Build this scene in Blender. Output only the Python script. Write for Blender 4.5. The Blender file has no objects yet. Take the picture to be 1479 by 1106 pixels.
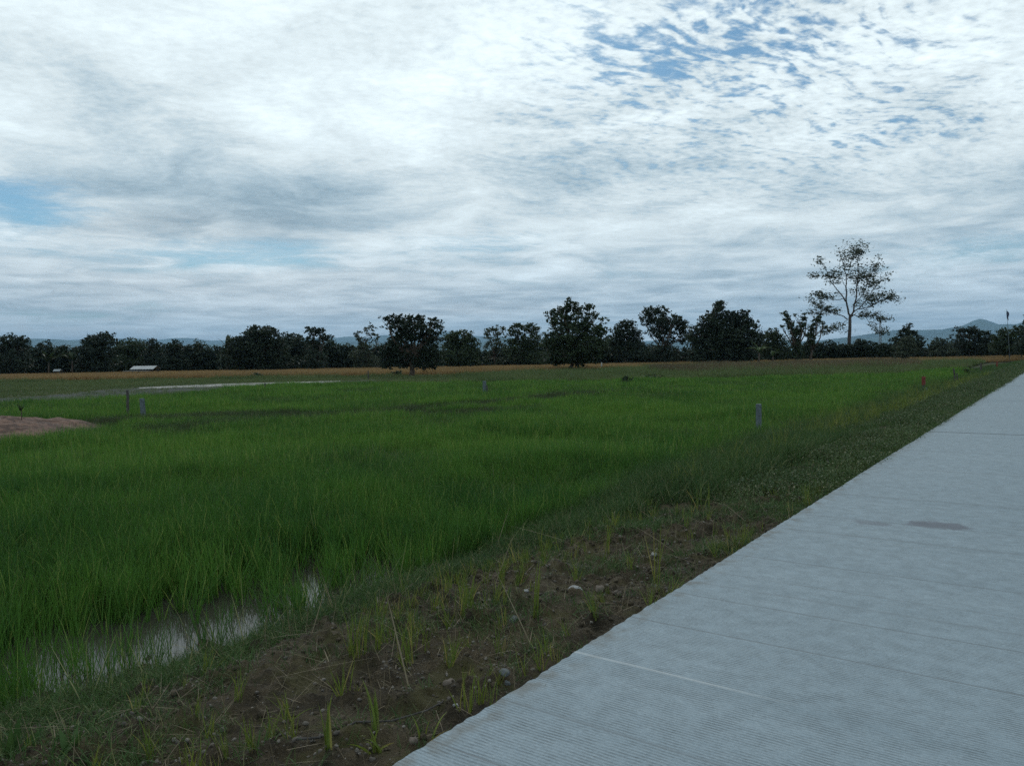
import bpy, math, random
import numpy as np
from mathutils import Matrix, Vector
R = math.radians
rng = np.random.default_rng(7)
random.seed(7)
S = bpy.context.scene
COL = S.collection

# ------------------------------------------------------------------ camera
PW, PH, F = 1479.0, 1106.0, 1110.0
CAM_Z = 1.55
PITCH = math.atan(36.0 / F)
ROLL = math.atan(0.0175)
CM = Matrix.Translation((0, 0, CAM_Z)) @ Matrix.Rotation(math.pi / 2 - PITCH, 4, 'X') @ Matrix.Rotation(-ROLL, 4, 'Z')
CR = np.array(CM.to_3x3())
cd = bpy.data.cameras.new('camera')
cam = bpy.data.objects.new('camera', cd); COL.objects.link(cam)
cam.matrix_world = CM
cd.sensor_width = 36.0; cd.lens = 36.0 * F / PW
cd.clip_start = 0.05; cd.clip_end = 90000
S.camera = cam

def ray(px, py):
    return CR @ np.array([(px - PW / 2) / F, -(py - PH / 2) / F, -1.0])
def G(px, py, z=-0.5):
    d = ray(px, py); k = (z - CAM_Z) / d[2]
    return np.array([d[0] * k, d[1] * k, z])
def W(px, py, dist):
    d = ray(px, py); k = dist / d[1]
    return np.array([d[0] * k, dist, CAM_Z + d[2] * k])

# ------------------------------------------------------------------ small helpers
def tag(o, label=None, cat=None, group=None, kind=None):
    if label: o['label'] = label
    if cat: o['category'] = cat
    if group: o['group'] = group
    if kind: o['kind'] = kind
    return o
def empty(name, loc):
    o = bpy.data.objects.new(name, None); COL.objects.link(o); o.location = loc
    o.empty_display_size = 0.2
    return o
def mesh_obj(name, V, Fc, mat=None, parent=None, smooth=False, tint=None, link=True, loc=None):
    V = np.asarray(V, dtype=np.float32)
    me = bpy.data.meshes.new(name)
    if loc is not None: V = V - np.asarray(loc, dtype=np.float32)
    if isinstance(Fc, np.ndarray):
        nf, k = Fc.shape
        me.vertices.add(len(V)); me.vertices.foreach_set('co', V.ravel())
        me.loops.add(nf * k); me.loops.foreach_set('vertex_index', Fc.astype(np.int32).ravel())
        me.polygons.add(nf); me.polygons.foreach_set('loop_start', np.arange(0, nf * k, k, dtype=np.int32))
        try: me.polygons.foreach_set('loop_total', np.full(nf, k, dtype=np.int32))
        except Exception: pass
        me.update(calc_edges=True)
    else:
        me.from_pydata([tuple(v) for v in V], [], Fc)
    if tint is not None:
        a = me.attributes.new('tint', 'FLOAT', 'POINT'); a.data.foreach_set('value', np.asarray(tint, dtype=np.float32))
    if smooth: me.polygons.foreach_set('use_smooth', np.ones(len(me.polygons), dtype=bool))
    if mat: me.materials.append(mat)
    o = bpy.data.objects.new(name, me)
    if link: COL.objects.link(o)
    if parent: o.parent = parent
    if loc is not None: o.location = loc
    if parent is not None and loc is None: pass
    return o

class MB:
    """collects tubes, boxes and blades into one mesh"""
    def __init__(s): s.V = []; s.F = []; s.n = 0
    def add(s, V, Fc):
        V = np.asarray(V, float); s.V.append(V); s.F += [tuple(int(i) + s.n for i in f) for f in Fc]; s.n += len(V)
    def tube(s, P, rad, k=7):
        P = np.asarray(P, float); n = len(P); rad = np.broadcast_to(rad, (n,))
        V = []
        for i in range(n):
            t = P[min(i + 1, n - 1)] - P[max(i - 1, 0)]; t = t / (np.linalg.norm(t) + 1e-9)
            a = np.cross(t, [0.31, 0.95, 0.05]); a /= np.linalg.norm(a) + 1e-9; b = np.cross(t, a)
            for j in range(k):
                q = 2 * math.pi * j / k
                V.append(P[i] + rad[i] * (a * math.cos(q) + b * math.sin(q)))
        Fc = [(i * k + j, i * k + (j + 1) % k, (i + 1) * k + (j + 1) % k, (i + 1) * k + j) for i in range(n - 1) for j in range(k)]
        Fc.append(tuple(range(k))[::-1]); Fc.append(tuple(range((n - 1) * k, n * k)))
        s.add(V, Fc)
    def box(s, c, sz, rz=0, tilt=(0, 0), taper=1.0, cham=0.0):
        x, y, z = sz[0] / 2, sz[1] / 2, sz[2]
        lv = [(0, 1.0), (z - cham, taper)] + ([(z, taper * (1 - 2 * cham / max(sz[0], 1e-6)))] if cham else [])
        V = []
        for zz, k in lv:
            for a, b in ((-x, -y), (x, -y), (x, y), (-x, y)):
                p = Vector((a * k + tilt[0] * zz, b * k + tilt[1] * zz, zz)); p.rotate(Matrix.Rotation(rz, 3, 'Z')); V.append(np.array(p) + c)
        n = len(lv)
        Fc = [(i * 4 + j, i * 4 + (j + 1) % 4, (i + 1) * 4 + (j + 1) % 4, (i + 1) * 4 + j) for i in range(n - 1) for j in range(4)]
        Fc += [(3, 2, 1, 0), tuple(range((n - 1) * 4, n * 4))]
        s.add(V, Fc)
    def build(s, name, mat, parent=None, loc=None, smooth=False):
        V = np.concatenate(s.V)
        if parent is not None: V = V - np.array(parent.location)
        return mesh_obj(name, V, s.F, mat, parent, smooth, loc=loc)

def _h(ix, iy, seed):
    n = (ix.astype(np.int64) * 374761393 + iy.astype(np.int64) * 668265263 + seed * 144269) & 0x7fffffff
    n = ((n ^ (n >> 13)) * 1274126177) & 0x7fffffff
    return ((n ^ (n >> 16)) & 0xffff) / 65535.0
def vn(x, y, seed=0):
    x = np.asarray(x, float); y = np.asarray(y, float)
    ix = np.floor(x); iy = np.floor(y); fx = x - ix; fy = y - iy
    fx = fx * fx * (3 - 2 * fx); fy = fy * fy * (3 - 2 * fy)
    a = _h(ix, iy, seed); b = _h(ix + 1, iy, seed); c = _h(ix, iy + 1, seed); d = _h(ix + 1, iy + 1, seed)
    return (a * (1 - fx) + b * fx) * (1 - fy) + (c * (1 - fx) + d * fx) * fy
def fbm(x, y, oct=4, seed=0):
    s = 0; a = 0.5; t = 0
    x = np.asarray(x, float); y = np.asarray(y, float)
    for i in range(oct):
        s = s + a * vn(x * 2 ** i + 13.7 * i, y * 2 ** i - 7.1 * i, seed + i); t += a; a *= 0.5
    return s / t
def sst(a, b, x):
    t = np.clip((np.asarray(x, float) - a) / (b - a), 0, 1); return t * t * (3 - 2 * t)
def inpoly(x, y, P):
    c = np.zeros(len(x), bool); j = len(P) - 1
    for i in range(len(P)):
        xi, yi, xj, yj = P[i][0], P[i][1], P[j][0], P[j][1]
        c ^= ((yi > y) != (yj > y)) & (x < (xj - xi) * (y - yi) / (yj - yi + 1e-12) + xi); j = i
    return c

# ------------------------------------------------------------------ node expression helper
class E:
    def __init__(s, nt, sock): s.nt = nt; s.k = sock
    def _m(s, op, *a):
        n = s.nt.nodes.new('ShaderNodeMath'); n.operation = op
        for i, v in enumerate(a):
            if isinstance(v, E): s.nt.links.new(v.k, n.inputs[i])
            else: n.inputs[i].default_value = float(v)
        return E(s.nt, n.outputs[0])
    def __add__(s, o): return s._m('ADD', s, o)
    __radd__ = __add__
    def __sub__(s, o): return s._m('SUBTRACT', s, o)
    def __rsub__(s, o): return s._m('SUBTRACT', o, s)
    def __mul__(s, o): return s._m('MULTIPLY', s, o)
    __rmul__ = __mul__
    def __truediv__(s, o): return s._m('DIVIDE', s, o)
    def __rtruediv__(s, o): return s._m('DIVIDE', o, s)
    def f(s, op, *a): return s._m(op, s, *a)
    def clamp(s): 
        n = s.nt.nodes.new('ShaderNodeClamp'); s.nt.links.new(s.k, n.inputs[0]); return E(s.nt, n.outputs[0])
    def step(s, a, b):
        n = s.nt.nodes.new('ShaderNodeMapRange'); n.interpolation_type = 'SMOOTHSTEP'
        s.nt.links.new(s.k, n.inputs[0]); n.inputs[1].default_value = a; n.inputs[2].default_value = b
        return E(s.nt, n.outputs[0])
def comb(nt, x, y, z=0.0):
    n = nt.nodes.new('ShaderNodeCombineXYZ')
    for i, v in enumerate((x, y, z)):
        if isinstance(v, E): nt.links.new(v.k, n.inputs[i])
        else: n.inputs[i].default_value = v
    return n.outputs[0]
def noise(nt, vec, scale, detail=3, rough=0.5, dist=0.0, out=0):
    n = nt.nodes.new('ShaderNodeTexNoise'); n.inputs['Scale'].default_value = scale
    n.inputs['Detail'].default_value = detail; n.inputs['Roughness'].default_value = rough; n.inputs['Distortion'].default_value = dist
    if vec is not None: nt.links.new(vec, n.inputs['Vector'])
    return E(nt, n.outputs[out])
def mixc(nt, fac, a, b):
    n = nt.nodes.new('ShaderNodeMix'); n.data_type = 'RGBA'; n.clamp_factor = True
    for i, v in ((0, fac), (6, a), (7, b)):
        if isinstance(v, E): nt.links.new(v.k, n.inputs[i])
        elif hasattr(v, 'is_linked'): nt.links.new(v, n.inputs[i])
        elif i == 0: n.inputs[i].default_value = v
        else: n.inputs[i].default_value = (v[0], v[1], v[2], 1)
    return n.outputs[2]
def new_mat(name):
    m = bpy.data.materials.new(name); m.use_nodes = True
    nt = m.node_tree; b = nt.nodes['Principled BSDF']
    return m, nt, b
def bump(nt, b, h, strength=0.5, dist=0.02):
    n = nt.nodes.new('ShaderNodeBump'); n.inputs['Strength'].default_value = strength; n.inputs['Distance'].default_value = dist
    nt.links.new(h.k, n.inputs['Height']); nt.links.new(n.outputs[0], b.inputs['Normal'])
def objco(nt): return nt.nodes.new('ShaderNodeTexCoord').outputs['Object']
def geopos(nt): return nt.nodes.new('ShaderNodeNewGeometry').outputs['Position']

def simple_mat(name, col, rough=0.8, var=0.25, scale=6.0, bmp=0.3, metal=0.0, spec=0.3):
    m, nt, b = new_mat(name)
    n = noise(nt, objco(nt), scale, 5, 0.6)
    c = mixc(nt, n.step(0.3, 0.7), [v * (1 - var) for v in col], [v * (1 + var) for v in col])
    nt.links.new(c, b.inputs['Base Color']); b.inputs['Roughness'].default_value = rough; b.inputs['Metallic'].default_value = metal
    b.inputs['Specular IOR Level'].default_value = spec
    if bmp: bump(nt, b, n, bmp, 0.01)
    return m

def leaf_mat(name, ca, cb, cc=None, patch=0.35, patch_amt=0.5, trans=0.25, rough=0.6, spec=0.25):
    """per leaf tint, per plant random and a patchy field-wide variation between real leaf colours"""
    m, nt, b = new_mat(name)
    at = nt.nodes.new('ShaderNodeAttribute'); at.attribute_name = 'tint'
    t = E(nt, at.outputs['Fac'])
    oi = E(nt, nt.nodes.new('ShaderNodeObjectInfo').outputs['Random'])
    pn = noise(nt, geopos(nt), patch, 3, 0.55).step(0.32, 0.68)
    f = (t * 0.45 + oi * 0.2 + pn * patch_amt * 0.7)
    c = mixc(nt, f.clamp(), ca, cb)
    if cc is not None: c = mixc(nt, t.step(0.83, 0.96), c, cc)
    nt.links.new(c, b.inputs['Base Color']); b.inputs['Roughness'].default_value = rough; b.inputs['Specular IOR Level'].default_value = spec
    if trans:
        tr = nt.nodes.new('ShaderNodeBsdfTranslucent'); nt.links.new(c, tr.inputs[0])
        mx = nt.nodes.new('ShaderNodeMixShader'); mx.inputs[0].default_value = trans
        nt.links.new(b.outputs[0], mx.inputs[1]); nt.links.new(tr.outputs[0], mx.inputs[2])
        nt.links.new(mx.outputs[0], nt.nodes['Material Output'].inputs[0])
    return m

# ------------------------------------------------------------------ light and sky
SUN_AZ, SUN_EL = R(-9), R(42)
sunv = Vector((math.sin(SUN_AZ) * math.cos(SUN_EL), math.cos(SUN_AZ) * math.cos(SUN_EL), math.sin(SUN_EL)))
ld = bpy.data.lights.new('sun', 'SUN'); ld.energy = 0.8; ld.angle = R(14); ld.color = (1.0, 0.96, 0.9)
sun = bpy.data.objects.new('sun', ld); COL.objects.link(sun)
sun.rotation_euler = (-sunv).to_track_quat('-Z', 'Y').to_euler(); sun.location = (0, 0, 60)

def build_world():
    w = bpy.data.worlds.new('World'); S.world = w; w.use_nodes = True
    nt = w.node_tree; bg = nt.nodes['Background']; bg.inputs[1].default_value = 0.1
    sky = nt.nodes.new('ShaderNodeTexSky'); sky.sky_type = 'NISHITA'; sky.sun_disc = False
    sky.sun_elevation = SUN_EL; sky.sun_rotation = SUN_AZ; sky.air_density = 1.0; sky.dust_density = 0.6; sky.ozone_density = 2.0
    tc = nt.nodes.new('ShaderNodeTexCoord').outputs['Generated']
    sp = nt.nodes.new('ShaderNodeSeparateXYZ'); nt.links.new(tc, sp.inputs[0])
    x, y, z = (E(nt, sp.outputs[i]) for i in range(3))
    az = x.f('ARCTAN2', y); el = z.f('ARCSINE')
    zp = z.f('MAXIMUM', 0.0) + 0.07
    u = x / zp; v = y / zp
    pv = comb(nt, u, v, 0.0)
    wn = nt.nodes.new('ShaderNodeTexNoise'); wn.inputs['Scale'].default_value = 1.6; wn.inputs['Detail'].default_value = 3
    nt.links.new(pv, wn.inputs['Vector'])
    ws = nt.nodes.new('ShaderNodeSeparateXYZ'); nt.links.new(wn.outputs['Color'], ws.inputs[0])
    wx = E(nt, ws.outputs[0]) - 0.5; wy = E(nt, ws.outputs[1]) - 0.5
    uw = u + wx * 0.35; vw = v + wy * 0.35
    azw = az + wx * 0.10; elw = el + wy * 0.035
    def m(px, py, rx, ry, k=1.0):
        d = ray(px, py); d = d / np.linalg.norm(d)
        a0 = math.atan2(d[0], d[1]); e0 = math.asin(d[2]); sx = rx / F * math.cos(a0) ** 2; sy = ry / F * math.cos(e0)
        q = ((azw - a0) / sx).f('POWER', 2) + ((elw - e0) / sy).f('POWER', 2)
        return (q * -1.0).f('EXPONENT') * k
    big = noise(nt, comb(nt, uw, vw, 3.0), 0.55, 5, 0.55)
    med = noise(nt, comb(nt, uw * 1.1, vw * 1.1, 9.0), 1.9, 6, 0.60, 0.4)
    # rippled altocumulus: cells drawn out along one bearing
    ca, sa = math.cos(R(33)), math.sin(R(33))
    ru = (uw * ca + vw * sa); rv = (vw * ca - uw * sa)
    rip = noise(nt, comb(nt, ru * 8.5, rv * 22.0, 1.0), 1.0, 3, 0.5, 0.15).step(0.30, 0.70)
    rip2 = noise(nt, comb(nt, u * 26, v * 30, 5.0), 1.0, 4, 0.6).step(0.28, 0.72)
    gaps = (m(960, 40, 190, 75, 0.85) + m(1120, 20, 150, 40, 0.6) + m(1260, 60, 180, 40, 0.5) + m(900, 100, 120, 60, 0.5) + m(1300, 185, 120, 26, 1.0) + m(1130, 95, 120, 50, 0.45)
            + m(10, 305, 100, 38, 2.1) + m(130, 300, 70, 22, 0.5) + m(45, 190, 40, 12, 0.5) + m(330, 372, 200, 22, 1.6) + m(680, 352, 180, 24, 1.15)
            + m(1420, 368, 170, 20, 1.5) + m(1280, 410, 120, 14, 0.6) + m(210, 441, 60, 6, 0.7) + m(1240, 310, 60, 8, 0.4) + m(800, 398, 220, 18, 0.8)
            + m(60, 462, 130, 10, 0.6))
    cov = 1.06 + (big - 0.5) * 0.5 - gaps * 0.335
    fine = el.step(0.15, 0.33)
    reg = (m(1120, 110, 420, 190, 1.2) + 0.10).clamp() * el.step(0.09, 0.20)
    lowz = el.step(0.24, 0.08)
    strk = noise(nt, comb(nt, azw * 4.5, elw * 62, 6.0), 1.0, 5, 0.55).step(0.28, 0.72) - 0.5
    tex = (rip - 0.5) * (reg * 0.78 + 0.06) + (rip2 - 0.5) * (reg * 0.26 + fine * 0.05 + 0.08) + (med - 0.5) * 0.8 + strk * lowz * 0.22
    dens = (cov + tex).step(0.20, 0.95)
    # brightness of the sheet: thin and bright towards the veiled sun, greyer where it is thick and low
    ds = nt.nodes.new('ShaderNodeVectorMath'); ds.operation = 'DOT_PRODUCT'; nt.links.new(tc, ds.inputs[0]); ds.inputs[1].default_value = sunv
    ca_ = E(nt, ds.outputs['Value']).f('MAXIMUM', 0.0)
    glow = ca_.f('POWER', 7.0)
    grey = m(380, 285, 260, 55, 0.16) + m(830, 235, 190, 70, 0.10) + m(560, 330, 400, 60, 0.07) + m(700, 425, 420, 32, 0.16) + m(260, 200, 120, 50, 0.08) + m(690, 480, 130, 22, 0.14)
    lowb = el.step(0.30, 0.02)
    bright = 0.765 + glow * 0.46 + strk * lowz * 0.22 + (big - 0.5) * 0.95 + (med - 0.5) * 1.0 + (rip - 0.5) * reg * 0.16 + (rip2 - 0.5) * (reg * 0.10 + fine * 0.07 + 0.03) - grey * 1.35 + lowb * 0.06 + m(200, 420, 340, 40, 0.10)
    bright = bright.f('MAXIMUM', 0.2)
    warm = m(300, 415, 420, 40, 0.5) + m(200, 330, 300, 30, 0.4) + m(620, 448, 200, 10, 0.4)
    hue = mixc(nt, (bright - 0.30) * 1.7, (0.54, 0.84, 1.05), (0.875, 0.99, 1.025))
    hue = mixc(nt, el.step(0.17, 0.03) * 0.65, hue, (0.74, 0.91, 1.04))
    hue = mixc(nt, warm * 0.7, hue, (0.99, 1.0, 0.97))
    vm = nt.nodes.new('ShaderNodeVectorMath'); vm.operation = 'SCALE'; nt.links.new(hue, vm.inputs[0]); nt.links.new((bright * 10.0).k, vm.inputs['Scale'])
    # the blue behind
    bl = nt.nodes.new('ShaderNodeVectorMath'); bl.operation = 'MULTIPLY'; nt.links.new(sky.outputs[0], bl.inputs[0]); bl.inputs[1].default_value = (0.50, 0.74, 0.80)
    col = mixc(nt, dens, bl.outputs[0], vm.outputs[0])
    # a bank of small cumulus over the far hills
    cn = noise(nt, comb(nt, az * 26, el * 60, 2.0), 1.0, 6, 0.62)
    top = 0.046 + (noise(nt, comb(nt, az * 9, 0.0, 4.0), 1.0, 2, 0.5) - 0.5) * 0.035
    cu = ((top - el) * 26 + (cn - 0.5) * 1.7).step(-0.05, 0.45)
    cu = cu * (m(130, 490, 200, 60, 0.95) + m(690, 490, 130, 50, 0.4) + m(430, 490, 160, 40, 0.5)).clamp()
    cb = mixc(nt, ((el - 0.022) * 32 + (cn - 0.5) * 1.2).step(0.0, 0.9), (2.9, 3.9, 4.9), (6.6, 7.2, 7.5))
    col = mixc(nt, cu, col, cb)
    nt.links.new(col, bg.inputs[0])
build_world()
S.view_settings.view_transform = 'Standard'; S.view_settings.look = 'None'; S.view_settings.gamma = 1.0
S.view_settings.exposure = 0.0; S.view_settings.use_curve_mapping = False
S.cycles.max_bounces = 8; S.cycles.diffuse_bounces = 3; S.cycles.glossy_bounces = 3; S.cycles.transmission_bounces = 4
S.cycles.volume_bounces = 0; S.cycles.use_denoising = False

# ------------------------------------------------------------------ road frame of reference
A0 = G(560, 1106, 0.0)[:2]; A1 = G(1479, 537, 0.0)[:2]
DIR = (A1 - A0) / np.linalg.norm(A1 - A0)
NRM = np.array([-DIR[1], DIR[0]])          # away from the road, to the paddy side
ORG = A0 - DIR * np.dot(A0, DIR)           # foot of the camera on the road edge: s = 0
YAW = math.atan2(DIR[1], DIR[0])
def st(s, t): return ORG[0] + DIR[0] * s + NRM[0] * t, ORG[1] + DIR[1] * s + NRM[1] * t
def to_st(x, y):
    dx = x - ORG[0]; dy = y - ORG[1]
    return dx * DIR[0] + dy * DIR[1], dx * NRM[0] + dy * NRM[1]
ROAD_W = 5.0

# ------------------------------------------------------------------ road
def build_road():
    m, nt, b = new_mat('broomed_concrete')
    oc = objco(nt); sp = nt.nodes.new('ShaderNodeSeparateXYZ'); nt.links.new(oc, sp.inputs[0])
    s, t = E(nt, sp.outputs[0]), E(nt, sp.outputs[1])
    wob = noise(nt, comb(nt, s * 0.8, t * 0.9), 1.0, 2) * 0.05 + noise(nt, comb(nt, s * 14, t * 5), 1.0, 2) * 0.010 + noise(nt, comb(nt, s * 40, t * 16, 4.0), 1.0, 2) * 0.008
    ph = (s + wob) * (2 * math.pi / 0.0205)
    gr = ph.f('SINE') * 0.5 + 0.5
    amp = noise(nt, comb(nt, s * 9, t * 7, 5.0), 1.0, 5, 0.7).step(0.3, 0.7)
    groove = (gr.f('POWER', 1.6)) * (amp * 0.95 + 0.12) + (noise(nt, comb(nt, s * 160, t * 30, 7.0), 1.0, 2, 0.6).step(0.55, 0.75)) * 0.35
    fine = noise(nt, comb(nt, s * 210, t * 22), 1.0, 4, 0.65)
    speck = noise(nt, comb(nt, s * 90, t * 90), 1.0, 3, 0.6)
    band = noise(nt, comb(nt, s * 2.3, t * 0.10, 2.0), 1.0, 4, 0.6)
    blot = noise(nt, comb(nt, s * 0.5, t * 0.5, 8.0), 1.0, 5, 0.6)
    def line(s0, wd, k, wv=0.02):
        q = ((s - s0 + (noise(nt, comb(nt, t * 1.3, s0 * 7.0), 1.0, 3) - 0.5) * wv) / wd).f('POWER', 2)
        return (q * -1.0).f('EXPONENT') * k
    screed = None
    def s_at(px, py): g = G(px, py, 0.0); return to_st(g[0], g[1])[0]
    for s0, wd, k in [(s_at(615, 1066), .006, 1.0), (s_at(711, 1005), .010, .55), (s_at(905, 889), .007, 1.0), (s_at(960, 852), .008, .85), (s_at(999, 821), .008, .6), (4.95, .02, .35), (5.8, .010, .8), (6.9, .03, .5), (7.6, .03, .35), (8.9, .04, .4), (11.2, .04, .4), (13.4, .05, .3), (19.5, .05, .4), (24.0, .06, .4)]:
        l = line(s0, wd, k); screed = l if screed is None else screed + l
    joint = line(16.6, 0.035, 1.2) + line(38.5, 0.05, 1.0) + line(27.6, 0.03, 0.6) + line(50.0, 0.07, 1.0) + line(-6, 0.02, 1.0)
    pale = line(s_at(820, 938), 0.010, 1.0) * (t * -1.0).step(1.25, 0.7)
    pale = pale + line(6.75, 0.03, 0.15)
    col = mixc(nt, (band * 0.35 + blot * 0.28 + 0.19 + (fine - 0.5) * 0.8 + (speck - 0.5) * 0.7).step(0.2, 0.8), (0.200, 0.250, 0.282), (0.300, 0.358, 0.394))
    col = mixc(nt, groove * 0.85, col, (0.13, 0.15, 0.16))
    col = mixc(nt, screed * 0.8, col, (0.15, 0.165, 0.175))
    col = mixc(nt, joint, col, (0.06, 0.065, 0.07))
    col = mixc(nt, pale * 0.38, col, (0.55, 0.57, 0.57))
    # damp oil stains
    def stain(px, py, rs, rt, k):
        g = G(px, py, 0.0); a, c = to_st(g[0], g[1])
        wv = noise(nt, comb(nt, s * 7, t * 7, a), 1.0, 5, 0.65) - 0.5
        q = ((s - a) / rs).f('POWER', 2) + ((t - c) / rt).f('POWER', 2) + wv * 2.2
        return q.step(1.0, 0.3) * k
    sm = stain(1352, 758, .19, .30, .8) + stain(1258, 755, .11, .20, .55)
    col = mixc(nt, sm, col, (0.13, 0.135, 0.155))
    # grit and mud spots
    vo = nt.nodes.new('ShaderNodeTexVoronoi'); vo.inputs['Scale'].default_value = 1.7; nt.links.new(oc, vo.inputs['Vector'])
    vr = nt.nodes.new('ShaderNodeSeparateColor'); nt.links.new(vo.outputs['Color'], vr.inputs[0])
    sz = E(nt, vr.outputs[0]).step(0.25, 1.0) * 0.026
    spot = (sz - E(nt, vo.outputs['Distance'])).step(0.0, 0.004)
    col = mixc(nt, spot * 0.85, col, (0.05, 0.048, 0.045))
    edge = (t * -1.0).step(0.22, 0.0) * noise(nt, comb(nt, s * 9, t * 9, 3.), 1.0, 4).step(0.4, 0.7)
    col = mixc(nt, edge * 0.65, col, (0.14, 0.125, 0.10))
    nt.links.new(col, b.inputs['Base Color']); b.inputs['Roughness'].default_value = 0.9; b.inputs['Specular IOR Level'].default_value = 0.12
    h = groove * -0.9 + fine * 0.35 + screed * -0.5 - joint * 1.5 + speck * 0.15
    bump(nt, b, h, 0.55, 0.006)
    # slab with a slightly ragged formed edge
    ss = [-9.0]
    while ss[-1] < 120: ss.append(ss[-1] + (0.021 if -1 < ss[-1] < 9 else (0.08 if ss[-1] < 25 else 0.5)))
    ss = np.array(ss)
    jag = (fbm(ss * 26, ss * 0, 2, 3) - 0.5) * 0.020 + (fbm(ss * 1.3, ss * 0, 3, 5) - 0.5) * 0.022
    rows = [(jag - 0.004, -0.25), (jag, -0.012), (jag - 0.012, 0.0), (-ROAD_W + 0 * jag, 0.0), (-ROAD_W + 0 * jag, -0.25)]
    V = np.concatenate([np.stack([ss, np.broadcast_to(tt, ss.shape), np.full_like(ss, zz)], 1) for tt, zz in rows])
    n = len(ss); Fc = []
    for r in range(4):
        i = np.arange(n - 1) + r * n
        Fc.append(np.stack([i, i + n, i + n + 1, i + 1], 1))
    o = mesh_obj('road', V, np.concatenate(Fc), m)
    o.matrix_world = Matrix(((DIR[0], NRM[0], 0, ORG[0]), (DIR[1], NRM[1], 0, ORG[1]), (0, 0, 1, 0), (0, 0, 0, 1)))
    tag(o, kind='structure')
build_road()

# ------------------------------------------------------------------ terrain
WATER_Z = -0.50
def soil_w(s, t):
    n = fbm(s * 0.9, t * 0.9, 4, 11) - 0.5; n2 = fbm(s * 3.1, t * 3.1, 3, 19) - 0.5
    lim = 1.95 - 0.06 * np.clip(s - 5.5, 0, 9)
    end = 9.1 - 0.15 * t
    return sst(-0.35, 0.35, lim - t + n * 1.3 + n2 * 0.5) * sst(-0.7, 0.7, end - s + n * 2.0 + n2)
def verge_z(s, t):
    base = np.interp(t, [-0.3, 0, 0.15, 1.5, 2.2, 2.8, 3.4, 5.0], [-0.16, -0.10, -0.09, -0.16, -0.30, -0.50, -0.66, -0.80])
    far = np.interp(t, [-0.3, 0, 1.0, 2.5, 3.4, 5.0], [-0.12, -0.05, -0.14, -0.36, -0.56, -0.80])
    k = sst(8, 14, s)
    z = base * (1 - k) + far * k
    z = z + (fbm(s * 1.4, t * 1.4, 3, 21) - 0.5) * 0.13 * sst(0.0, 0.7, t) + (fbm(s * 6, t * 6, 4, 23) - 0.5) * 0.07 * sst(-.05, 0.3, t)
    return z + np.maximum(fbm(s * 11, t * 11, 3, 27) - 0.52, 0) * 0.22 * sst(0, 0.25, t)

def build_verge():
    ss = [-7.0]
    while ss[-1] < 130: ss.append(ss[-1] + max(0.035, 0.035 * (1 + (abs(ss[-1] - 3) - 5) * 0.25) if abs(ss[-1] - 3) > 5 else 0.035))
    ss = np.array(ss); tt = np.concatenate([np.arange(-0.3, 3.2, 0.035), np.arange(3.2, 5.05, 0.15)])
    Sg, Tg = np.meshgrid(ss, tt, indexing='ij')
    Z = verge_z(Sg, Tg)
    X, Y = st(Sg, Tg)
    n, k = Sg.shape
    V = np.stack([X, Y, Z], -1).reshape(-1, 3)
    i = (np.arange(n - 1)[:, None] * k + np.arange(k - 1)[None]).ravel()
    Fc = np.stack([i, i + k, i + k + 1, i + 1], 1)
    m, nt, b = new_mat('verge_soil')
    at = nt.nodes.new('ShaderNodeAttribute'); at.attribute_name = 'tint'; w = E(nt, at.outputs['Fac'])
    p = geopos(nt)
    n1 = noise(nt, p, 1.6, 5, 0.6); n2 = noise(nt, p, 9, 5, 0.65); n3 = noise(nt, p, 60, 4, 0.7)
    col = mixc(nt, (n1 * 0.35 + n2 * 0.45 + n3 * 0.2).step(0.36, 0.64), (0.022, 0.0175, 0.0105), (0.088, 0.069, 0.041))
    col = mixc(nt, n3.step(0.58, 0.70) * 0.5, col, (0.19, 0.155, 0.12))
    moss = noise(nt, p, 3.3, 5, 0.65).step(0.48, 0.62)
    col = mixc(nt, moss * 0.7, col, (0.062, 0.058, 0.020))
    col = mixc(nt, (1.0 - w) * 0.8, col, (0.035, 0.036, 0.018))
    nt.links.new(col, b.inputs['Base Color']); b.inputs['Roughness'].default_value = 0.92; b.inputs['Specular IOR Level'].default_value = 0.2
    bump(nt, b, n2 * 0.7 + n3 * 0.6, 1.0, 0.05)
    o = mesh_obj('verge', V, Fc, m, smooth=True, tint=soil_w(Sg, Tg).ravel()); tag(o, kind='structure')
    # the far side of the road, mostly out of view
    V2 = []
    for s in np.linspace(-9, 130, 80):
        for t, z in ((-ROAD_W + 0.2, -0.06), (-ROAD_W - 0.8, -0.12), (-ROAD_W - 3, -0.5), (-ROAD_W - 5, -0.8)):
            x, y = st(s, t); V2.append((x, y, z))
    F2 = [(i * 4 + j, i * 4 + j + 1, (i + 1) * 4 + j + 1, (i + 1) * 4 + j) for i in range(79) for j in range(3)]
    tag(mesh_obj('verge', V2, F2, m, smooth=True, tint=np.full(len(V2), 0.4)), kind='structure')
build_verge()

def ground_mat(name, ca, cb, sc=0.15, fine=3.0):
    m, nt, b = new_mat(name); p = geopos(nt)
    n = noise(nt, p, sc, 5, 0.6) * 0.6 + noise(nt, p, fine, 5, 0.65) * 0.4
    nt.links.new(mixc(nt, n.step(0.35, 0.65), ca, cb), b.inputs['Base Color']); b.inputs['Roughness'].default_value = 0.95
    b.inputs['Specular IOR Level'].default_value = 0.1
    bump(nt, b, noise(nt, p, fine, 5, 0.65), 0.6, 0.08)
    return m
GZ = -0.64
L = 24000
tag(mesh_obj('ground', [(-L, -L, GZ), (L, -L, GZ), (L, L, GZ), (-L, L, GZ)], [(0, 1, 2, 3)],
    ground_mat('paddy_ground', (0.030, 0.034, 0.018), (0.055, 0.060, 0.028))), kind='structure')

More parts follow.
